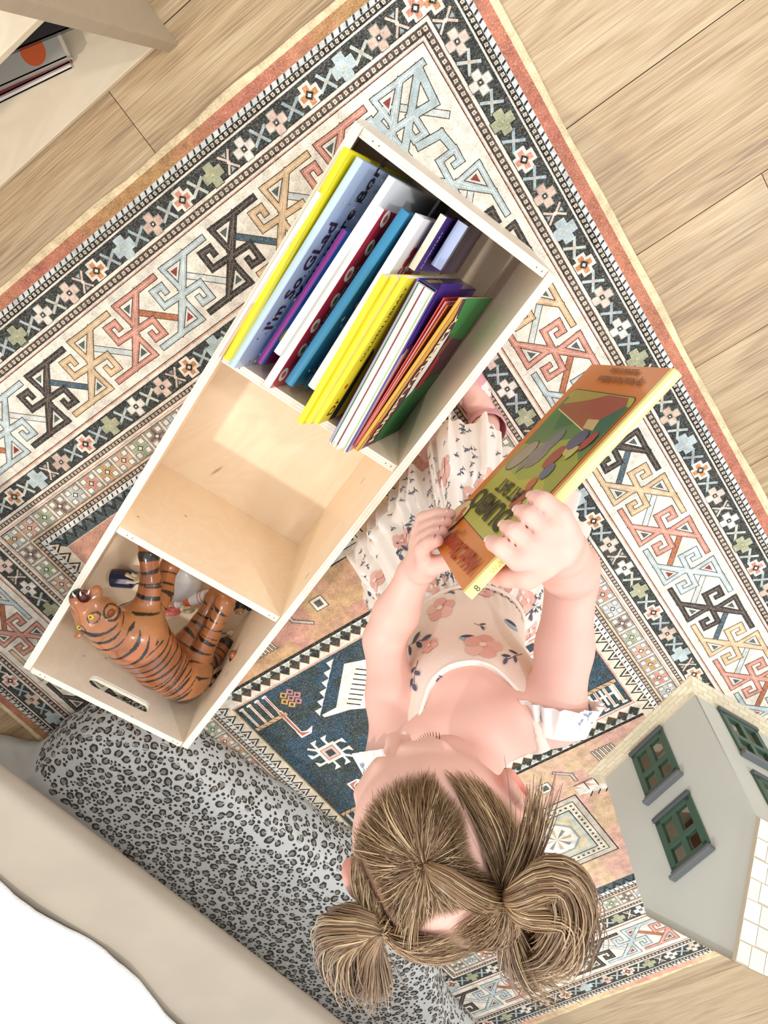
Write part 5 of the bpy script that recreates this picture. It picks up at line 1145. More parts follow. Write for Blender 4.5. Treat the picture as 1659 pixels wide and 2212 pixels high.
def skin_col(P, Nn):
    n1 = wob(P, 55, 1.3); n2 = wob(P, 140, 2.7)
    c = np.array(lin('#e8b9aa')[:3])[None] * (1 + 0.035 * n1 + 0.02 * n2)[:, None]; pink = np.array(lin('#dd9486')[:3])
    Lh = (P - HC) @ HB_.T
    def blend(c, m, col, a): m = np.clip(m, 0, 1)[:, None] * a; return c * (1 - m) + np.array(col) * m
    for s in (1, -1):
        q = np.linalg.norm(Lh - np.array([0.04 * s, 0.062, -0.034]), axis=1); c = blend(c, 1.3 - q / 0.024, pink, 0.5)
        q = np.linalg.norm(Lh - np.array([0.082 * s, 0.008, 0.004]), axis=1); c = blend(c, 1.5 - q / 0.020, lin('#cf6a58')[:3], 0.75)
        br = np.abs(Lh[:, 2] - 0.0215 + 0.08 * np.abs(np.abs(Lh[:, 0]) - 0.024)) / 0.0028; mk = (np.abs(np.abs(Lh[:, 0]) - 0.028) < 0.016) & (Lh[:, 1] > 0.05); c = blend(c, (1.6 - br) * mk, lin('#a98060')[:3], 0.12)
    q = np.maximum(np.abs(Lh[:, 2] + 0.051) / 0.0075, np.abs(Lh[:, 0]) / 0.018); c = blend(c, (1.5 - q) * 2 * (Lh[:, 1] > 0.06), lin('#cf7f76')[:3], 0.7)
    for p in list(tips) + [bkp(0.015, t, 0.010) for t in ts] + list(kn) + [elR, elL]:
        q = np.linalg.norm(P - p, axis=1); c = blend(c, 1.4 - q / 0.010, pink, 0.35)
    # scalp under the hair
    z0 = 0.052 - 0.35 * np.clip(0.055 - Lh[:, 1], 0, 1) * 1.6; hair = (Lh[:, 2] > z0 - 0.25 * np.clip(-Lh[:, 1], 0, 0.1)) & (Lh[:, 2] > -0.05) & (np.linalg.norm(Lh, axis=1) < 0.11)
    sc = np.clip((Lh[:, 2] - z0) / 0.014, 0, 1) * hair
    part = np.minimum(np.abs(Lh[:, 0] - 0.040 - 0.004 * np.sin(Lh[:, 1] * 90)) / 0.0045 + 9 * (Lh[:, 1] < -0.04), np.abs(Lh[:, 1] + 0.049 + 0.004 * np.sin(Lh[:, 0] * 80)) / 0.006)
    c = blend(c, sc * np.clip(part - 0.6, 0, 1), lin('#8c6c50')[:3], 0.9)
    return np.clip(c, 0, 1)
vert_cols(body, skin_col)
SKIN = mat('child_skin', '@', 0.48, sub=0.12, spec=0.35)
kid = link('person', body, None, (SKIN,)); tag(kid, 'small child with pigtails in a floral dress, standing and bending over an open-handed book', 'person')
kid['label'] = 'small child with blond-brown pigtails and floral dress, standing on the rug reading a book'
# lashes
for s in (1, -1):
    q = PM()
    for i in range(13):
        t = (i - 6) / 6; a = hwp(s * 0.0275 + 0.012 * t, 0.0805 - 0.006 * t * t, -0.0085 - 0.001 * t * t); b = a + HF * 0.006 - HU * 0.004 + HRt * 0.0022 * t
        q.tube([a, (a + b) / 2 - HU * 0.0006, b], [0.0005, 0.0004, 0.0002], '#4a3426', 4)
    q.build('eyelashes', kid, (PAPER,))
# finger nails
NAIL = mat('finger_nail', '#f3cfc2', 0.25)
def nail(c, n, d):
    c, n, d = Vector(c), Vector(n).normalized(), Vector(d).normalized(); s = n.cross(d); rows = []
    for i in range(5):
        u = -1 + i / 2; rows.append([c + d * 0.0042 * v - s * 0.0036 * u * (1 if v > -1 else 0.8) + n * (0.0006 - 0.0014 * u * u) for v in (-1, -0.3, 0.4, 1)])
    q = PM(); q.grid(rows, '#ffffff'); q.build('finger_nail', kid, (NAIL,), smooth=True)
for i, t in enumerate(ts): l_ = (0.92, 1.0, 0.98, 0.85)[i]; nail(bkp(0.0125 * l_, t - 0.004, 0.0136), BNF, BA)
for b, t in zip(base, tips): nail(t + BNF * 0.0058 - (t - b) / np.linalg.norm(t - b) * 0.001, BNF, t - b)

# ================================================================ hair
HR = np.array([0.0755, 0.0830, 0.0805]); HO = np.array([0, 0.0, 0.004])
rh = np.random.default_rng(21)
def ellp(d, k=1.0): d = d / np.linalg.norm(d); return HO + d / np.sqrt(np.sum((d / HR) ** 2)) * k
def strands(name, paths, parent, r0=0.00055, taper=True):
    """each path is an (n,3) array; one mesh of thin three-sided strands with a colour per strand"""
    V, F, Cc = [], [], []; A = lin('#a98863')[:3]; Bc = lin('#66492f')[:3]; D = lin('#d9bd92')[:3]
    b = 0
    for P in paths:
        n = len(P); T_ = np.gradient(P, axis=0); T_ /= np.linalg.norm(T_, axis=1)[:, None] + 1e-9
        u = np.cross(T_, np.array([0.31, 0.2, 0.93])); u /= np.linalg.norm(u, axis=1)[:, None] + 1e-9; v = np.cross(T_, u)
        k = rh.random(); col = np.array(A) * (1 - k) + np.array(Bc) * k if rh.random() < 0.84 else np.array(D) * rh.uniform(0.7, 1)
        rr = r0 * rh.uniform(0.7, 1.3) * np.interp(np.linspace(0, 1, n), [0, 0.25, 0.7, 1], [0.15, 0.8, 1.0, 0.3 if taper else 0.8])
        for j in range(3):
            a = 2 * pi * j / 3; V.append(P + (u * cos(a) + v * sin(a)) * rr[:, None])
        for i in range(n - 1):
            for j in range(3):
                k2 = (j + 1) % 3; F.append((b + j * n + i, b + k2 * n + i, b + k2 * n + i + 1, b + j * n + i + 1))
        Cc.append(np.repeat([np.r_[col, 1.0]], 3 * n, axis=0)); b += 3 * n
    me = bpy.data.meshes.new(name); VV = np.concatenate(V); me.from_pydata(VV.tolist(), [], F); me.update()
    at = me.attributes.new('Col', 'FLOAT_COLOR', 'POINT'); at.data.foreach_set('color', np.concatenate(Cc).astype(np.float32).ravel()); me.shade_smooth()
    return link(name, me, parent, (HAIR,))
HAIR = mat('hair_fibre', '@', 0.38, spec=0.6)
tieC = np.array([-0.001, -0.001, 0.087]); tieL = np.array([-0.066, -0.030, 0.040]); tieR = np.array([0.036, -0.052, 0.060])
hp = []
while len(hp) < 13000:
    d = rh.normal(size=3); d /= np.linalg.norm(d); p = ellp(d, 1.0)
    x, y, z = p
    zl = 0.054 - (0.055 - y) * 0.56 if y < 0.055 else 0.054 + (y - 0.055) * 0.2
    if y < -0.01: zl = -0.045
    zl += rh.normal() * 0.003
    if z < zl or (abs(x) > 0.060 and -0.016 < y < 0.040 and z < 0.040): continue
    px_ = 0.040 + 0.004 * sin(y * 90)
    if x > px_: t = tieR; 
    elif y < -0.049 - 0.004 * sin(x * 80) : t = tieL if x < -0.012 else tieR
    elif x < -0.052 and y < 0.03: t = tieL
    else: t = tieC
    if abs(x - px_) < 0.0020 and y > -0.04: continue
    if abs(y + 0.049 + 0.004 * sin(x * 80)) < 0.0045 and z > 0.0: continue
    n = 10; k0 = 1.008 + 0.012 * rh.random(); a = (p - HO) / np.linalg.norm(p - HO); e = t - HO; e = e / np.linalg.norm(e); om = math.acos(np.clip(a @ e, -1, 1))
    if om < 0.02: continue
    j = rh.normal(size=3) * 0.0022; pts = []
    lift = 0.03 * rh.random()
    for i in range(n):
        s = i / (n - 1); dd = (sin((1 - s) * om) * a + sin(s * om) * e) / sin(om)
        q = ellp(dd, k0 + lift * sin(pi * s) + 0.04 * s * s) + j * sin(pi * s) * 1.4
        pts.append(HC + HRt * q[0] + HF * q[1] + HU * q[2])
    hp.append(np.array(pts))
strands('hair', hp, kid, 0.00050)
def spl(G, n):
    G = [np.array(g) for g in G]; G = [2 * G[0] - G[1]] + G + [2 * G[-1] - G[-2]]; o = []; m = len(G) - 3
    for i in range(n):
        s = i / (n - 1) * m; k = min(int(s), m - 1); t = s - k; a, b, c, d = G[k:k + 4]
        o.append(0.5 * ((2 * b) + (-a + c) * t + (2 * a - 5 * b + 4 * c - d) * t * t + (-a + 3 * b - 3 * c + d) * t ** 3))
    return np.array(o)
def bundle(G, rad, num, n=16, jit=0.004, lenv=0.25, swirl=0.0):
    o = []; C0 = spl(G, n); T_ = np.gradient(C0, axis=0); T_ /= np.linalg.norm(T_, axis=1)[:, None]; u = np.cross(T_, [0.2, 0.1, 0.97]); u /= np.linalg.norm(u, axis=1)[:, None]; v = np.cross(T_, u); R_ = np.interp(np.linspace(0, 1, n), np.linspace(0, 1, len(rad)), rad)
    for _ in range(num):
        a = rh.uniform(0, 2 * pi); r = math.sqrt(rh.random()); e = 1 - lenv * rh.random() ** 2; jj = rh.normal(size=3) * jit; ph = np.linspace(0, 1, n)
        aa = a + swirl * ph + rh.normal() * 0.2 * ph
        P = C0 + (u * (np.cos(aa) * r * R_)[:, None] + v * (np.sin(aa) * r * R_)[:, None]) + jj[None] * (ph ** 2)[:, None]
        m = max(5, int(n * e)); o.append(P[:m])
    return o
W3 = lambda t: hwp(*t)
tl, tr, tc = W3(tieL), W3(tieR), W3(tieC)
L1 = [tl, (0.3490, 0.4520, 0.9030), (0.3840, 0.4690, 0.8870), (0.4300, 0.5350, 0.8620), (0.4560, 0.6030, 0.8400)]
L2 = [tl, (0.3760, 0.5010, 0.8850), (0.4200, 0.5640, 0.8620), (0.4540, 0.6120, 0.8400)]
R1 = [tr, (0.2130, 0.4640, 0.9260), (0.1860, 0.4630, 0.9240), (0.1960, 0.5080, 0.9140), (0.2392, 0.5695, 0.8950), (0.2803, 0.5950, 0.8780)]
R2 = [tr, (0.2660, 0.5400, 0.8920), (0.2850, 0.6080, 0.8720), (0.2740, 0.6500, 0.8580)]
R3 = [tr, (0.2250, 0.4900, 0.9200), (0.2020, 0.5050, 0.9150), (0.2200, 0.5600, 0.8950), (0.2560, 0.6200, 0.8720)]
WL = [tr, (0.2191, 0.4684, 0.9080), (0.1918, 0.4549, 0.8850), (0.1697, 0.4369, 0.8600)]
strands('pigtail', bundle(L1, (0.004, 0.014, 0.019, 0.017, 0.010), 1300, 18, 0.009, 0.55, 2.0) + bundle(L2, (0.004, 0.010, 0.015, 0.010), 800, 16, 0.009, 0.5, 1.4), kid, 0.00062)
strands('pigtail', bundle(R1, (0.005, 0.011, 0.015, 0.018, 0.016, 0.009), 1200, 26, 0.007, 0.5, 2.2) + bundle(R2, (0.005, 0.011, 0.016, 0.012), 600, 18, 0.014, 0.55, 1.5) + bundle(R3, (0.005, 0.010, 0.017, 0.018, 0.010), 800, 22, 0.009, 0.55, 2.0) + bundle(WL, (0.004, 0.010, 0.008, 0.006), 120, 14, 0.010, 0.35, 0.5), kid, 0.00062)
strands('hair_tail', bundle([tc, (0.2560, 0.4270, 0.9170), (0.2440, 0.4520, 0.9230), tr], (0.003, 0.008, 0.009, 0.004), 420, 14, 0.003, 0.05, 0.8), kid, 0.0006)
for c, ax in ((tc, HU), (tl, np.array([0.5, 0.2, -0.3])), (tr, np.array([-0.2, 0.6, -0.3]))):
    q = PM(); ax = Vector(ax).normalized(); u = ax.orthogonal().normalized(); v = ax.cross(u); rows = []
    for i in range(18):
        a = 2 * pi * i / 18; dr = u * cos(a) + v * sin(a); rows.append([Vector(c) + dr * (0.0052 + 0.0022 * cos(bb)) + ax * 0.0032 * sin(bb) for bb in [2 * pi * j / 8 for j in range(8)]])
    rows.append(rows[0]); q.grid(rows, '#2d2522', closed=True); q.build('hair_tie', kid, (PAPER,), smooth=True, weld=True)

# ================================================================ dress
CLOTH = mat('floral_cotton_voile', '@', 0.85, bump=0.25, bscale=500, sub=0.0)
FAB = '#efe4da'
def leaf(x, y, L, w, rot, n=8):
    o = []
    for i in range(n):
        t = i / (n - 1); o.append((w * sin(pi * t) ** 0.8 / 2, L * t))
    for i in range(n - 2, 0, -1):
        t = i / (n - 1); o.append((-w * sin(pi * t) ** 0.8 / 2, L * t))
    return [(x + a * cos(rot) - b * sin(rot), y + a * sin(rot) + b * cos(rot)) for a, b in o]
def stemp(x0, y0, x1, y1, w=0.0008):
    d = math.hypot(x1 - x0, y1 - y0); nx, ny = -(y1 - y0) / d * w / 2, (x1 - x0) / d * w / 2
    return [(x0 + nx, y0 + ny), (x0 - nx, y0 - ny), (x1 - nx, y1 - ny), (x1 + nx, y1 + ny)]
NVY, PNK, BLU = '#4a4c5e', '#dfa99b', '#9fb0b8'
def sprig(s=1.0, col=NVY): return [(stemp(0, -0.006 * s, 0, 0.006 * s, 0.0007), col), (leaf(0, 0.001 * s, 0.007 * s, 0.0022 * s, 0.7, 5), col), (leaf(0, -0.001 * s, 0.007 * s, 0.0022 * s, -0.8, 5), col)]
def bigleaf(s=1.0):
    return [(stemp(0, -0.018 * s, 0.002 * s, 0.016 * s, 0.001), NVY)] + [(leaf(0.0, -0.008 * s + 0.008 * s * i, 0.015 * s, 0.0055 * s, [0.9, -0.9, 0.5, -0.5][i], 7), [NVY, '#5a5d70'][i % 2]) for i in range(4)]
def bloom(s=1.0):
    o = []
    for i in range(5): a = 2 * pi * i / 5 + 0.3; o.append((blob(0.0085 * s * cos(a), 0.0085 * s * sin(a), 0.0068 * s, 9), [PNK, '#e5b7a8'][i % 2]))
    return o + [(blob(0, 0, 0.003 * s, 7), '#f0d6c4')]
rd = random.Random(17)
# bodice: torso shape grown outwards, cut by a scooped neckline
Bd = SDF((0.13, 0.42, 0.44), (0.42, 0.64, 0.72), 0.0025)
Bd.ell(bw(0.0, 0.004, 0.505), (0.077, 0.064, 0.082), BAS, k=0.03); Bd.ell(bw(0, 0.002, 0.600), (0.082, 0.060, 0.076), BAS, k=0.03); Bd.cap(shR * 0.86 + shL * 0.14, shL * 0.86 + shR * 0.14, 0.0355, 0.0355, k=0.03); Bd.ell(bw(0, 0.0, 0.44), (0.080, 0.066, 0.06), BAS, k=0.03)
ax = [Bd.lo[i] + Bd.h * np.arange(Bd.n[i]) for i in range(3)]; X_, Y_, Z_ = np.meshgrid(*ax, indexing='ij')
lx = (X_ - BC[0]) * BX[0] + (Y_ - BC[1]) * BX[1]; ly = (X_ - BC[0]) * BY[0] + (Y_ - BC[1]) * BY[1]
zn = np.where(ly > 0, 0.620, 0.650) + 0.042 * (np.abs(lx - 0.004) / 0.058) ** 2.6 + np.where(np.abs(lx) > 0.062, 0.08, 0)
gather = 0.0012 * np.sin(np.arctan2(lx, ly + 0.0) * 34) * np.clip((0.53 - Z_) / 0.05, 0, 1)
Bd.d = np.maximum(np.maximum(Bd.d + gather.astype(np.float32), (Z_ - zn).astype(np.float32)), np.maximum((0.462 - Z_), np.maximum(np.abs(lx) - 0.0865, -1)).astype(np.float32)).astype(np.float32)
bm_ = Bd.mesh('bodice', 2)
nv = len(bm_.vertices); co = np.empty(nv * 3, np.float32); bm_.vertices.foreach_get('co', co); co = co.reshape(-1, 3)
cl = Cloth(co.tolist(), [list(p.vertices) for p in bm_.polygons], '#ecd9cb'); cl.prep()
for x, z, k, a, sz in ((-0.055, 0.540, 'L', 0.4, 1.25), (-0.050, 0.600, 'L', 1.9, 1.0), (0.030, 0.595, 'B', 0, 1.5), (-0.012, 0.515, 'B', 1, 1.3), (0.005, 0.575, 'U', 0.3, 1.2), (0.058, 0.535, 'U', 0.2, 1.4), (0.060, 0.605, 'L', 2.6, 0.8), (0.0, 0.49, 'S', 0, 1.2), (0.04, 0.49, 'B', 0, 0.9), (-0.02, 0.63, 'S', 1.2, 1.0), (0.030, 0.555, 'S', 0.5, 1.3), (-0.03, 0.57, 'B', 0.5, 0.8)):
    c = bw(x, 0.058 * math.sqrt(max(0.05, 1 - (x / 0.082) ** 2)), z); f = Vector((cos(a) * BX[0], cos(a) * BX[1], sin(a)))
    cl.motif(c, f, {'L': bigleaf(sz), 'B': bloom(sz), 'U': [(leaf(0, 0, 0.017 * sz, 0.009 * sz, 0, 8), BLU), (leaf(0.002, 0.001, 0.014 * sz, 0.004 * sz, -0.15, 7), NVY)], 'S': sprig(sz)}[k])
cl.build('dress_bodice', kid)
# white piping along the neckline
def nearest_front(x, z): return bw(x, 0.0, z)
# skirt
hem = [(0.455, 0.600), (0.425, 0.520), (0.400, 0.455), (0.335, 0.400), (0.285, 0.392), (0.252, 0.420), (0.232, 0.415), (0.195, 0.382), (0.150, 0.398), (0.122, 0.450), (0.098, 0.530), (0.092, 0.605), (0.120, 0.670), (0.200, 0.715), (0.320, 0.725), (0.420, 0.680)]
hc_ = np.array(crom(hem, 24)); nH = len(hc_)
wa = np.array([math.atan2(p[1] - 0.535, p[0] - 0.268) for p in hc_])
seg = np.hypot(*(np.roll(hc_, -1, 0) - hc_).T); arc = np.cumsum(seg) - seg[0]; tot = arc[-1] + seg[-1]
rows = []; NR = 34
for i in range(NR + 1):
    t = i / NR; z = 0.487 - 0.270 * t; row = []
    e = t ** 0.78
    for j in range(nH):
        an = wa[j]; wp = np.array([0.268 + 0.0, 0.535]); lxx = cos(an); lyy = sin(an)
        w0 = wp + np.array([lxx * 0.0735, lyy * 0.0655]); p = w0 * (1 - e) + hc_[j] * e
        out_ = (hc_[j] - wp); out_ = out_ / np.linalg.norm(out_); u = arc[j] / tot * 2 * pi
        tier = 0.0 if t < 0.58 else 0.006 * min(1, (t - 0.58) / 0.03)
        amp = 0.0015 + 0.0085 * t; fold = amp * (sin(u * 17 + 1.3 * sin(u * 3)) + 0.55 * sin(u * 31 + 2 * sin(u * 5) + 3 * t))
        if t > 0.58: fold += 0.0032 * sin(u * 62 + 1.5 * sin(u * 7))
        else: fold += 0.0018 * sin(u * 50) * (1 - t)
        p = p + out_ * (fold + tier); dw = 0.332 + 0.004 * sin(u * 40) - ((p[0] - SO.x) * SW.x + (p[1] - SO.y) * SW.y)
        if dw > 0 and z < 0.32: p = p + np.array([SW.x, SW.y]) * dw * min(1, (0.32 - z) / 0.04)
        row.append((p[0], p[1], z + 0.006 * t * sin(u * 11) + 0.02 * t * t * sin(u * 2 + 0.6)))
    rows.append(row)
V = [p for r in rows for p in r]; F = [[i * nH + j, i * nH + (j + 1) % nH, (i + 1) * nH + (j + 1) % nH, (i + 1) * nH + j] for i in range(NR) for j in range(nH)]
cl = Cloth(V, F, FAB); cl.prep(); U_ = Vector((0, 0, 1))
for _ in range(520):
    i = rd.randrange(2, NR); j = rd.randrange(nH); p = rows[i][j]; low = i / NR > 0.58
    if low or rd.random() < 0.62: cl.motif(p, Vector((rd.uniform(-.6, .6), rd.uniform(-.6, .6), 1)), sprig(rd.uniform(0.75, 1.15)))
    elif rd.random() < 0.35: cl.motif(p, Vector((rd.uniform(-1, 1), rd.uniform(-1, 1), 0.6)), bloom(rd.uniform(0.9, 1.5)))
    elif rd.random() < 0.5: cl.motif(p, Vector((rd.uniform(-1, 1), rd.uniform(-1, 1), 0.6)), bigleaf(rd.uniform(0.8, 1.2)))
for c, k in (((0.345, 0.44, 0.36), 'L'), ((0.36, 0.42, 0.33), 'L'), ((0.19, 0.42, 0.35), 'L'), ((0.15, 0.45, 0.33), 'B'), ((0.40, 0.53, 0.27), 'L'), ((0.20, 0.41, 0.30), 'B')):
    cl.motif(c, Vector((0.4, -0.6, 0.5)), bigleaf(1.5) if k == 'L' else bloom(1.6))
cl.build('dress_skirt', kid)
# ruffled cap sleeves and piping
def sleeve(sh, el, sgn, name='dress_sleeve'):
    d = (el - sh); d = d / np.linalg.norm(d); u = np.cross(d, BZ); u /= np.linalg.norm(u); v = np.cross(u, d); rows = []
    for i in range(12):
        t = i / 11; c = sh + d * (-0.012 + 0.034 * t) ; r = 0.0355 + 0.010 * t ** 1.3; row = []
        for j in range(96):
            a = 2 * pi * j / 96; rr = r + (0.0035 * sin(a * 16 + 2 * sin(a * 3)) + 0.0015 * sin(a * 33)) * t; w = c + (u * cos(a) + v * sin(a)) * rr - d * 0.012 * max(0, -sin(a)) * t; row.append(tuple(w))
        rows.append(row)
    V = [p for r in rows for p in r]; F = [[i * 96 + j, i * 96 + (j + 1) % 96, (i + 1) * 96 + (j + 1) % 96, (i + 1) * 96 + j] for i in range(11) for j in range(96)]
    c2 = Cloth(V, F, '#f3efe9'); c2.prep()
    for _ in range(16): r_ = rows[rd.randrange(3, 11)]; c2.motif(r_[rd.randrange(96)], Vector((rd.uniform(-1, 1), rd.uniform(-1, 1), rd.uniform(-1, 1))), sprig(1.1, '#8f99b0'))
    c2.build(name, kid)
sleeve(shR + np.array([0.002, 0.004, 0.002]), elR, 1); sleeve(shL + (shL - elL) * 0.10, elL, -1)
pip = []
for i in range(41):
    x = -0.0605 + 0.121 * i / 40 + 0.004; z = 0.620 + 0.042 * (abs(x - 0.004) / 0.058) ** 2.6; pip.append((x, z))
bt_ = snapper(bm_); pts = []
for x, z in pip:
    h_ = bt_.find_nearest(Vector(bw(x, 0.062 * math.sqrt(max(0.02, 1 - (x / 0.085) ** 2)) - max(0, z - 0.64) * 0.8, z - 0.0015))); pts.append(Vector(h_[0]))
for _ in range(2): pts = [pts[0]] + [(pts[i - 1] + pts[i] * 2 + pts[i + 1]) / 4 for i in range(1, len(pts) - 1)] + [pts[-1]]
q = PM(); q.tube(pts, 0.0022, '#f6efe6', 8); q.build('neckline_piping', kid, (CLOTH,), smooth=True)
# waist seam
q = PM(); wr = [(0.268 + 0.0765 * cos(a), 0.535 + 0.0685 * sin(a), 0.4855) for a in [2 * pi * i / 60 for i in range(61)]]; q.tube(wr, 0.0026, '#ecdccb', 6, cap=False); q.build('waist_seam', kid, (CLOTH,), smooth=True)
# shoes
SHM = mat('pink_shoe_leather', '@', 0.35, coat=0.3)
for L in legsC:
    a = np.array(L[2]); s = SDF(a + np.array([-0.06, -0.12, -0.065]), a + np.array([0.06, 0.07, 0.05]), 0.0018); g = np.array([a[0], a[1], 0.007])
    F_ = np.array([-0.16, -0.987, 0]); 
    s.ell(g + F_ * 0.052 + BZ * 0.017, (0.030, 0.046, 0.020), np.array([[0.987, -0.16, 0], [-0.16, -0.987, 0], [0, 0, 1]]), k=0.01); s.ell(g - F_ * 0.006 + BZ * 0.022, (0.028, 0.034, 0.026), k=0.014)
    s.cap(g - F_ * 0.012 + BZ * 0.020, g - F_ * 0.004 + BZ * 0.062, 0.028, 0.033, k=0.01); s.cap(g - F_ * 0.006 + BZ * 0.058, g - F_ * 0.0 + BZ * 0.12, 0.0295, 0.031, k=0.002, op='sub')
    zz = s.lo[2] + s.h * np.arange(s.n[2]); s.d = np.maximum(s.d, (0.0075 - zz)[None, None, :].astype(np.float32))
    me = s.mesh('shoe', 1)
    vert_cols(me, lambda P, n: np.where((P[:, 2] < 0.0125)[:, None], np.array(lin('#f2e6e0')[:3]), np.where(((np.abs((P - g) @ F_ - 0.045) < 0.013) & (P[:, 2] > 0.018) & (wob(P, 300, 1.0) > -0.35))[:, None], np.array(lin('#f6e4de')[:3]), np.array(lin('#d99aa0')[:3]))))  # pale sole; whitish band over the toe is a painted highlight
    link('shoe', me, kid, (SHM,))

# ================================================================ the book in the child's hands
MBK = Matrix(((BA[0], -BB[0], BNF[0], BO[0] + BB[0] * 0.25), (BA[1], -BB[1], BNF[1], BO[1] + BB[1] * 0.25), (BA[2], -BB[2], BNF[2], BO[2] + BB[2] * 0.25), (0, 0, 0, 1)))
hb_ = empty('storybook', tuple(BO)); tag(hb_, 'thin orange and green storybook with a pale yellow spine held open-side down in the hands', 'book')
hb_['label'] = 'thin orange storybook with green picture panel and yellow spine, held in the child\'s hands'
Wb, Hb, Tb = 0.194, 0.25, 0.010
q = PM(); q.box((0, 0, -0.002), (Wb, Hb, 0), '#cf7424'); q.box((0, 0, -Tb), (Wb, Hb, -Tb + 0.002), '#cf7424')
ar_ = []
for i in range(9): a = pi * i / 8; ar_.append((-Tb / 2 + Tb / 2 * cos(a), -0.0032 * sin(a)))
q.grid([[(x, y, z) for z, x in ar_] for y in (0, Hb)], '#f1e694', closed=True, cap=True); q.poly([(0, 0, 0.0002), (0.003, 0, 0.0002), (0.003, Hb, 0.0002), (0, Hb, 0.0002)], '#f3ea9c')
def rrect(x0, y0, x1, y1, r, n=5):
    o = []
    for cx_, cy_, a0 in ((x1 - r, y0 + r, -pi / 2), (x1 - r, y1 - r, 0), (x0 + r, y1 - r, pi / 2), (x0 + r, y0 + r, pi)):
        for i in range(n + 1): a = a0 + pi / 2 * i / n; o.append((cx_ + r * cos(a), cy_ + r * sin(a)))
    return o
ht = lambda b: Hb - b
X0, X1, Y0, Y1 = 0.012, 0.176, ht(0.216), ht(0.042)
def clipr(p): return [(min(max(x, X0 + 0.001), X1 - 0.001), min(max(y, Y0 + 0.001), Y1 - 0.001)) for x, y in p]
art = [(rrect(X0 - 0.001, Y0 - 0.001, X1 + 0.001, Y1 + 0.001, 0.010), '#2f2a1c'), (rrect(X0, Y0, X1, Y1, 0.0095), '#a9a83f'),
       (clipr([(X0, ht(0.10)), (0.05, ht(0.12)), (0.10, ht(0.105)), (X1, ht(0.11)), (X1, Y0 + 0.012), (X0, Y0 + 0.012)]), '#8f9a3c'),
       (clipr([(X0, ht(0.145)), (0.06, ht(0.165)), (0.12, ht(0.150)), (X1, ht(0.14)), (X1, Y0 + 0.010), (X0, Y0 + 0.010)]), '#4f7440'),
       (clipr([(X0, ht(0.16)), (0.05, ht(0.172)), (0.09, ht(0.18)), (0.13, ht(0.165)), (0.15, ht(0.185)), (X0 + 0.02, Y0 + 0.008), (X0, Y0 + 0.012)]), '#35603f'),
       ([(0.168, ht(0.19)), (0.055, ht(0.174)), (0.050, ht(0.185)), (0.02, ht(0.207)), (0.03, Y0 + 0.001), (0.168, Y0 + 0.001)], '#9c4a30'),
       ([(0.075, Y0 + 0.001), (0.168, Y0 + 0.001), (0.168, ht(0.196)), (0.11, ht(0.206))], '#a58f3c'), ([(0.066, ht(0.176)), (0.040, ht(0.176)), (0.046, ht(0.188)), (0.072, ht(0.186))], '#c7a873'), ([(0.169, ht(0.190)), (0.055, ht(0.1735)), (0.055, ht(0.1722)), (0.169, ht(0.1888))], '#e2c58c'),
       # generic scenery instead of the printed characters: rocks, bushes, flowers, a kite
       (blob(0.150, ht(0.128), 0.016, 14, 1.55, 0.9), '#4a4640'), (blob(0.150, ht(0.128), 0.0148, 14, 1.55, 0.9), '#978a74'), (blob(0.112, ht(0.136), 0.017, 12, 1.2, 0.6), '#77726f'), (blob(0.104, ht(0.155), 0.012, 12, 1.3, 1.2), '#6d6a70'), ([(0.126, ht(0.108)), (0.116, ht(0.122)), (0.135, ht(0.122))], '#77726f'),
       (blob(0.060, ht(0.092), 0.010, 9, 1.5, 1.0), '#8c3f34'), (blob(0.050, ht(0.084), 0.006, 7), '#b8674a'), (blob(0.064, ht(0.108), 0.008, 8, 1.1), '#a8553c'), (blob(0.055, ht(0.125), 0.010, 8, 1.1, 0.4), '#46587c'), (blob(0.068, ht(0.140), 0.012, 9, 1.3, 1.0), '#8f3a38'), (blob(0.050, ht(0.152), 0.008, 8, 1.2), '#c2a85e'), (blob(0.052, ht(0.163), 0.012, 9, 1.3, 0.3), '#44506e'), (blob(0.028, ht(0.165), 0.008, 9, 1.5, 1.1), '#9c2f33'), (blob(0.040, ht(0.150), 0.006, 8, 1.5, 1.1), '#b9b06a')]
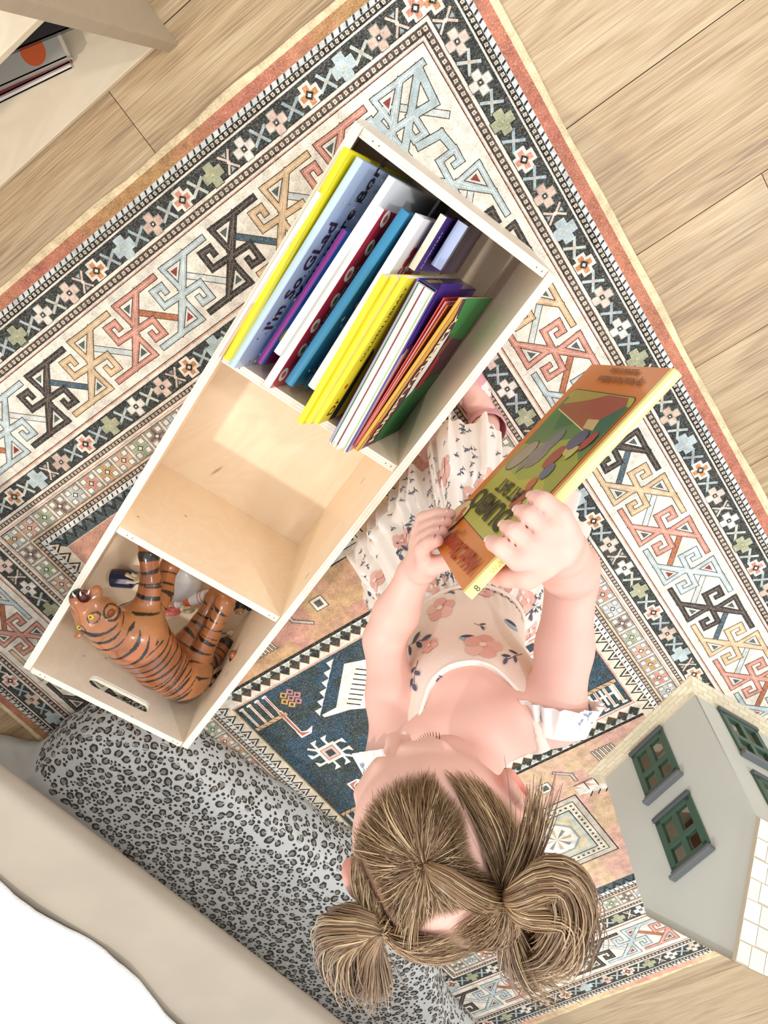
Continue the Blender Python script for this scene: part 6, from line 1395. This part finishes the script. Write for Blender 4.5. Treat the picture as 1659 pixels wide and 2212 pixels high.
art += [(blob(0.176, ht(0.0365), 0.0205, 18, 1.25, 1.0), '#3a2a1c'), (blob(0.176, ht(0.0365), 0.0192, 18, 1.25, 1.0), '#dfc594'), (blob(0.169, ht(0.046), 0.0055, 9), '#b5562c'), (blob(0.163, ht(0.038), 0.006, 9, 1.3), '#b23a26'), (blob(0.172, ht(0.030), 0.003, 7, 2), '#c9a23a')]
art += [(R(0.045, ht(0.2335) - 0.0015, 0.155, ht(0.2335) + 0.0015), '#8a4a1a'), (R(0.070, ht(0.2415) - 0.0013, 0.125, ht(0.2415) + 0.0013), '#8a4a1a')]
art = art[:-2]
for i, (p_, c_) in enumerate(art): q.poly([(x, y, 0.0003 + 0.00005 * i) for x, y in p_], c_)
q.build('cover', hb_, (GLOSS,), M=MBK)
q = PM(); q.box((0.003, 0.003, -Tb + 0.002), (Wb - 0.003, Hb - 0.003, -0.002), '#efe6cf'); q.build('pages', hb_, (PAGES,), M=MBK)
zt = 0.0003 + 0.00005 * len(art) + 0.0002
def bt2(body, size, x, y, col, rot=0, **kw): text(body, size, MBK @ Matrix.Translation((x, y, zt)) @ Matrix.Rotation(rot, 4, 'Z'), col, hb_, 'title_lettering', **kw)
bt2('DUMBO', 0.034, 0.040, ht(0.078), '#2c2a18', sx=1.08, bold=0.0010); bt2('AT BAT', 0.022, 0.062, ht(0.099), '#2c2a18', bold=0.0006)
bt2("Walt Disney's", 0.026, 0.014, ht(0.030), '#a5321e', rot=0.06, shear=0.35, bold=0.0008)
bt2('FUN-TO-READ', 0.0075, 0.112, ht(0.037), '#5a2e14', rot=0.5); bt2('8', 0.016, 0.183, ht(0.033), '#2c2418', bold=0.0008)
bt2('By Annie North Bedford', 0.0105, 0.030, ht(0.235), '#7d431a', bold=0.0004); bt2('Illustrated in colour', 0.0085, 0.055, ht(0.245), '#7d431a', bold=0.0003)
sp_ = lambda body, size, y, col: text(body, size, MBK @ frame((-0.0034, y, -Tb / 2 - size * 0.35), (0, -1, 0), (0, 0, 1)), col, hb_, 'spine_lettering')
sp_('Walt Disney', 0.0065, ht(0.028), '#c7b24a'); sp_('8', 0.0085, ht(0.008), '#4a4020')
